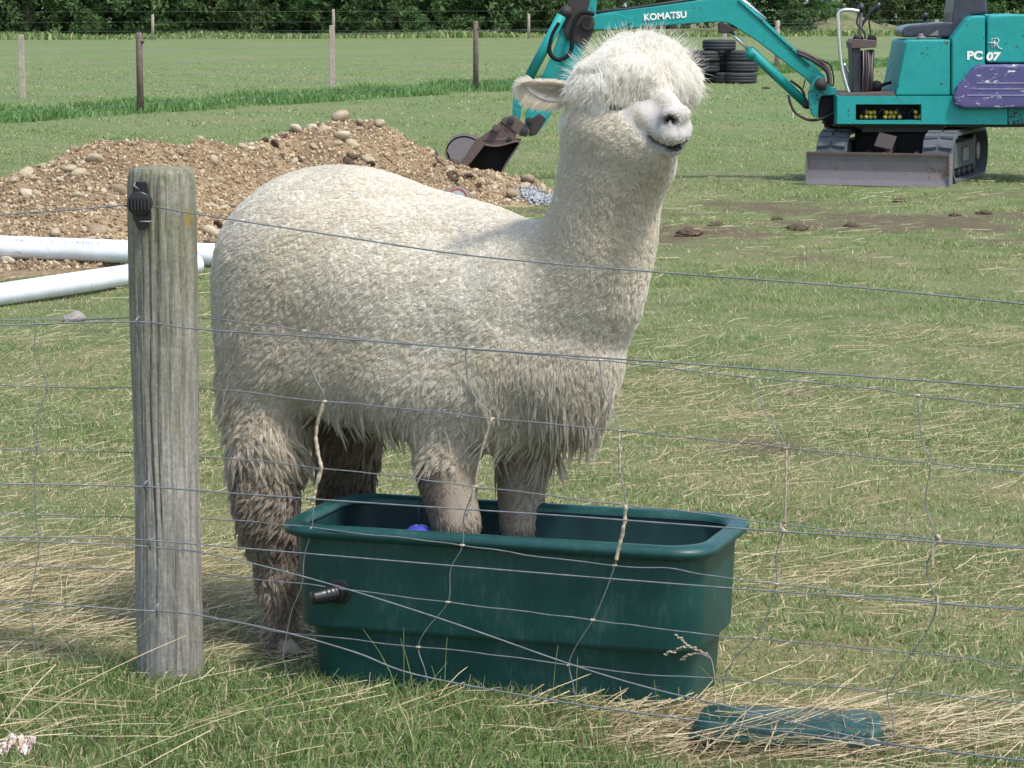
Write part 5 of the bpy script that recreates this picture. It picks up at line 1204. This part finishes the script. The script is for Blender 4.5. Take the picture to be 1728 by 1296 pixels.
def curves(name, POS, rad, stn, lockv, taper=.25):
    """POS (n,K,3) strands -> one hair object"""
    n, K, _ = POS.shape; hc = bpy.data.hair_curves.new(name); hc.add_curves([K] * n)
    hc.attributes['position'].data.foreach_set('vector', (POS - np.array(alp.location)).astype(np.float32).ravel()) if 'position' in hc.attributes else hc.points.foreach_set('position', (POS - np.array(alp.location)).astype(np.float32).ravel())
    t = np.linspace(0, 1, K)[None]; rr = rad[:, None] * (1 - (1 - taper) * t ** 2)
    a = hc.attributes.get('radius') or hc.attributes.new('radius', 'FLOAT', 'POINT'); a.data.foreach_set('value', rr.astype(np.float32).ravel())
    for nm, arr in (('stain_shade', stn), ('lockv', lockv)):
        a = hc.attributes.new(nm, 'FLOAT', 'POINT'); a.data.foreach_set('value', np.repeat(arr, K).astype(np.float32))
    hc.materials.append(M['wool']); o = bpy.data.objects.new(name, hc); COL.objects.link(o); o.parent = alp; return o
DOWN = np.array([0, 0, -1.]); HEADV = np.array([AX.x, AX.y, 0]); 
def nfield(p, s, o):
    return np.stack([np.sin(p[:, 1] * s + 1.3 * p[:, 2] * s + o), np.sin(p[:, 2] * s * 1.1 + p[:, 0] * s + 2 * o), np.sin(p[:, 0] * s * 1.2 - p[:, 1] * s + 3 * o)], 1)
def locks(name, n, regs, L, lift, flow, k=7, spread=.006, clump=.8, curl=.0025, freq=2.0, droop=.3, K=6, rad=.0009, dens=None, noise_=.30, sfix=None, tip=.25):
    p, nn, rg_ = sample(n, regs, dens)
    g = flow(p, nn) + noise_ * 1.3 * nfield(p, 16, 1.0) + noise_ * .5 * nfield(p, 60, 2.0) + .16 * RNG.standard_normal((n, 3)); g = g - (g * nn).sum(1, keepdims=True) * nn; g = unit(g)
    Ll = (L(p) if callable(L) else np.full(n, L)) * RNG.uniform(.65, 1.35, n) * (1 + .14 * nfield(p, 31, .7).sum(1))
    t = np.linspace(0, 1, K)
    up = (t - .35 * t ** 2)[None, :, None]; ly = (t ** 1.4)[None, :, None]
    path = p[:, None] - nn[:, None] * .002 + Ll[:, None, None] * (nn[:, None] * up * lift + g[:, None] * ly * (1 - lift * .4) + DOWN * (t ** 2)[None, :, None] * droop)
    # every strand of the lock
    side = unit(np.cross(nn, g)); j1 = RNG.normal(0, spread, (n, k, 1)); j2 = RNG.normal(0, spread, (n, k, 1))
    off = g[:, None] * j1 + side[:, None] * j2
    cl = (1 - clump * t ** .8)[None, None, :, None]
    ph = RNG.uniform(0, 6.28, (n, 1, 1)) + RNG.normal(0, .35, (n, k, 1)); w = 2 * np.pi * freq * t[None, None] + ph; am = curl * (t ** .6)[None, None]
    wob = (np.cos(w) * am)[..., None] * side[:, None, None] + (np.sin(w) * am)[..., None] * nn[:, None, None]
    lenj = RNG.uniform(.75, 1.1, (n, k, 1, 1)); POS = p[:, None, None] + (path[:, None] - p[:, None, None]) * lenj + off[:, :, None] * cl + wob
    POS = POS.reshape(n * k, K, 3)
    st_ = stain_shade_of(p, rg_) if sfix is None else np.full(n, sfix); st_ = np.clip(st_ + RNG.normal(0, .04, n) * (st_ > .01), 0, 1)
    return POS, np.repeat(RNG.uniform(.75, 1.2, n) * rad, k), np.repeat(st_, k), np.repeat(RNG.random(n), k), tip
def back_down(p, nn): return -.55 * HEADV * np.ones((len(p), 1)) + .9 * DOWN
def down(p, nn): return np.tile(DOWN, (len(p), 1)) - .15 * HEADV
def emit(name, parts):
    curves(name, np.concatenate([q[0] for q in parts]), np.concatenate([q[1] for q in parts]), np.concatenate([q[2] for q in parts]), np.concatenate([q[3] for q in parts]), parts[0][4])
def wlen(b, g): return lambda p: b + g * np.clip((.86 - p[:, 2]) / .30, 0, 1)
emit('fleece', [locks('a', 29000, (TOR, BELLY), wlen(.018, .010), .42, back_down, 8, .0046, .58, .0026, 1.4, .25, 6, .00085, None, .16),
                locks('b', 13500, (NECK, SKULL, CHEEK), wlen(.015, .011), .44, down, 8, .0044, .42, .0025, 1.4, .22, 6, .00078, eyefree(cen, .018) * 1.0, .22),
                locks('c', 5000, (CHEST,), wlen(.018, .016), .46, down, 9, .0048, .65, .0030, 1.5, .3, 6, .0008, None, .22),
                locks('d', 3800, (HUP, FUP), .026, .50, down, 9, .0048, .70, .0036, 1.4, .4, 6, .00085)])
def lowchest(p): return .034 + .026 * np.clip((.66 - p[:, 2]) / .14, 0, 1)
cen = (A_ + B_ + C_) / 3
lowd = (cen[:, 2] < .68) * (cen[:, 2] > .47) * (tn_[:, 2] < .35)
emit('chest_locks', [locks('e', 460, (CHEST, FUP, NECK), lowchest, .35, down, 16, .0055, .95, .0030, .9, .75, 7, .0008, lowd * (cen[:, 0] > -.08), .5, None, .15),
                     locks('f', 260, (BELLY, FUP), .045, .3, down, 14, .0050, .92, .003, .9, .7, 7, .0008, (cen[:, 2] < .60) & (cen[:, 2] > .46), .5, None, .15)])
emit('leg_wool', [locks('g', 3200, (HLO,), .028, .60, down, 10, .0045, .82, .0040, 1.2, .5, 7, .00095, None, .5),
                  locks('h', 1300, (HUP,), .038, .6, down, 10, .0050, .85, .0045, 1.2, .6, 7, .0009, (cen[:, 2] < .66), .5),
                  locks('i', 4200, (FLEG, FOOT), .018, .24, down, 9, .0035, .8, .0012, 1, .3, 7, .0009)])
ctop = np.array(P(1070, 128, 6.22)[:]); face = unit(np.array([[.75, -.66, 0]]))[0]
def topflow(p, nn):
    d = p - ctop; d[:, 2] *= .5; return unit(d) * 1.0 + .45 * face + .95 * DOWN * (p[:, 2:3] < ctop[2] + .012)
def toplen(p): return .037 + .010 * np.clip((p[:, 2] - ctop[2]) / .05, -1, 1)
# hair parts over the bridge of the nose
cpx = 864 + F * cen[:, 0] / (cen[:, 1] * cp - (cen[:, 2] - H) * sp); 
nosegap = 1 - .9 * ((np.linalg.norm(cen - np.array(P(1114, 162, 6.10)[:]), axis=1) < .045) & (cen @ face > (ctop @ face) + .035) & (cen[:, 2] < ctop[2] - .004) & (np.abs((cen - np.array(P(1118, 150, 6.12)[:])) @ np.array([face[1], -face[0], 0])) < .020))
emit('topknot', [locks('j', 5600, (TOP,), toplen, .50, topflow, 12, .0056, .40, .0065, 1.5, .30, 7, .00066, nosegap, .55, 0.0, .12),
                 locks('k', 700, (SKULL,), .034, .45, topflow, 9, .004, .7, .003, 1.2, .35, 7, .0008, (cen[:, 2] > 1.255) * eyefree(cen, .024), .4, 0.0, .12)])
p, nn, _ = sample(900, (TOP,), nosegap); L = RNG.uniform(.032, .056, len(p)); t = np.linspace(0, 1, 6)[None, :, None]; d = unit(nn + .5 * unit(p - ctop) + .35 * RNG.standard_normal(nn.shape) * .6)
q = p[:, None] + d[:, None] * L[:, None, None] * t + np.array([0, 0, -.35]) * (t ** 2) * L[:, None, None] * (nn[:, None, 2:3] < .3)
wv_ = np.sin(np.linspace(0, 7, 6)[None] + RNG.uniform(0, 6, (len(p), 1)))[..., None] * unit(np.cross(d, RNG.standard_normal(d.shape)))[:, None] * .004 * t; q = q + wv_
wisp = (q, np.full(len(p), .00045), np.full(len(p), .03), np.full(len(p), .8), .1)
emit('stray_wisps', [wisp])
fzflow = lambda p, nn: -.8 * np.tile(face, (len(p), 1)) + .3 * DOWN
ok = np.array([1.0] * nt_); dk_ = dark[tri].max(1); ok *= (dk_ < .2)
emit('face_fuzz', [locks('m', 9500, (MUZ,), .0085, .30, fzflow, 6, .002, .2, .0003, .5, .1, 4, .0005, ok * (1 - .6 * grey[tri].max(1)), .02, .10)])
# eye, half hidden under the fringe
ep, en = hit(1036, 179)
eye = MB().ball(ep - en * .004, (.0155, .0155, .0125), 18, 12).build('eye', NT('dark_eye', .06, .6).col((.008, .006, .006)).m, alp); eye.parent = alp
ORG[eye.name] = Vector(); eye.location = Vector((0, 0, 0))
lidp = [hit(x, y) for x, y in ((1016, 178), (1026, 182), (1038, 186), (1050, 183))]
MB().tube([a + b * .001 for a, b in lidp if a], .0026, 8).build('eyelid', simple('eyelid_skin', (.07, .06, .06), .6), alp)
# ears
def ear(base, tip, back, half, nm):
    ax = (tip - base); L = ax.length; ax.normalize(); sd_ = ax.cross(back).normalized(); V = []; nu, nv_ = 16, 11
    for i in range(nu):
        u = i / (nu - 1); w = half * (math.sin(math.pi * min(1, .16 + u * .84)) ** .65) * (1 - .15 * u) + .001
        for j in range(nv_):
            v = 2 * j / (nv_ - 1) - 1
            V.append(base + ax * L * u + sd_ * (w * v) + back * (.75 * w * (1 - v * v)) + sd_ * .006 * math.sin(u * 3))
    Fq = [(i*nv_+j, i*nv_+j+1, (i+1)*nv_+j+1, (i+1)*nv_+j) for i in range(nu-1) for j in range(nv_-1)]
    e = MB().add(V, Fq, True).build(nm, NT('ear_skin', .8, .1).col((.62, .55, .51)).m, alp); so2 = e.modifiers.new('s', 'SOLIDIFY'); so2.thickness = .006; so2.offset = 0
    Pn, Nn, Ln, Dn = [], [], [], []
    for _ in range(10500):
        u, v = random.random(), random.uniform(-1, 1); i = min(nu-2, int(u*(nu-1))); j = min(nv_-2, int((v+1)/2*(nv_-1)))
        q = V[i*nv_+j].lerp(V[(i+1)*nv_+j+1], random.random()); edge = abs(v) > .55 or u > .85
        inner_ = (not edge) and random.random() < .65
        if edge: dirn = (ax * random.uniform(.5, 1.1) + sd_ * v * .6 + back * random.uniform(-.5, .6) + Vector((0, 0, -.15))).normalized(); L_ = random.uniform(.012, .026) * (1.3 if v * sd_.z < 0 or u > .8 else .8)
        elif inner_: dirn = (ax * 1.2 - back * .22 + Vector((random.gauss(0, .2), random.gauss(0, .2), random.gauss(0, .2)))).normalized(); L_ = random.uniform(.016, .028)
        else: dirn = (ax + back * .5).normalized(); L_ = random.uniform(.010, .018); q = q + back * .003
        Pn.append(q[:]); Dn.append(dirn[:]); Ln.append(L_)
    Pn, Dn, Ln = np.array(Pn), np.array(Dn), np.array(Ln); t = np.linspace(0, 1, 5)[None, :, None]
    q = Pn[:, None] + Dn[:, None] * Ln[:, None, None] * t + np.array([0, 0, -.4]) * t ** 2 * Ln[:, None, None] * .6
    curves(nm + '_fur', q, np.full(len(Pn), .0006), np.full(len(Pn), .05), RNG.random(len(Pn)), .2)
ear(P(966, 156, 6.20), P(886, 144, 6.19), Vector((.12, .85, .25)).normalized(), .0225, 'ear')
ear(P(1120, 105, 6.36), P(1150, 100, 6.44), Vector((-.5, .5, .2)).normalized(), .026, 'ear')
print('alpaca verts', nv, 'top z', co0[:, 2].max(), 'min z', co0[:, 2].min())
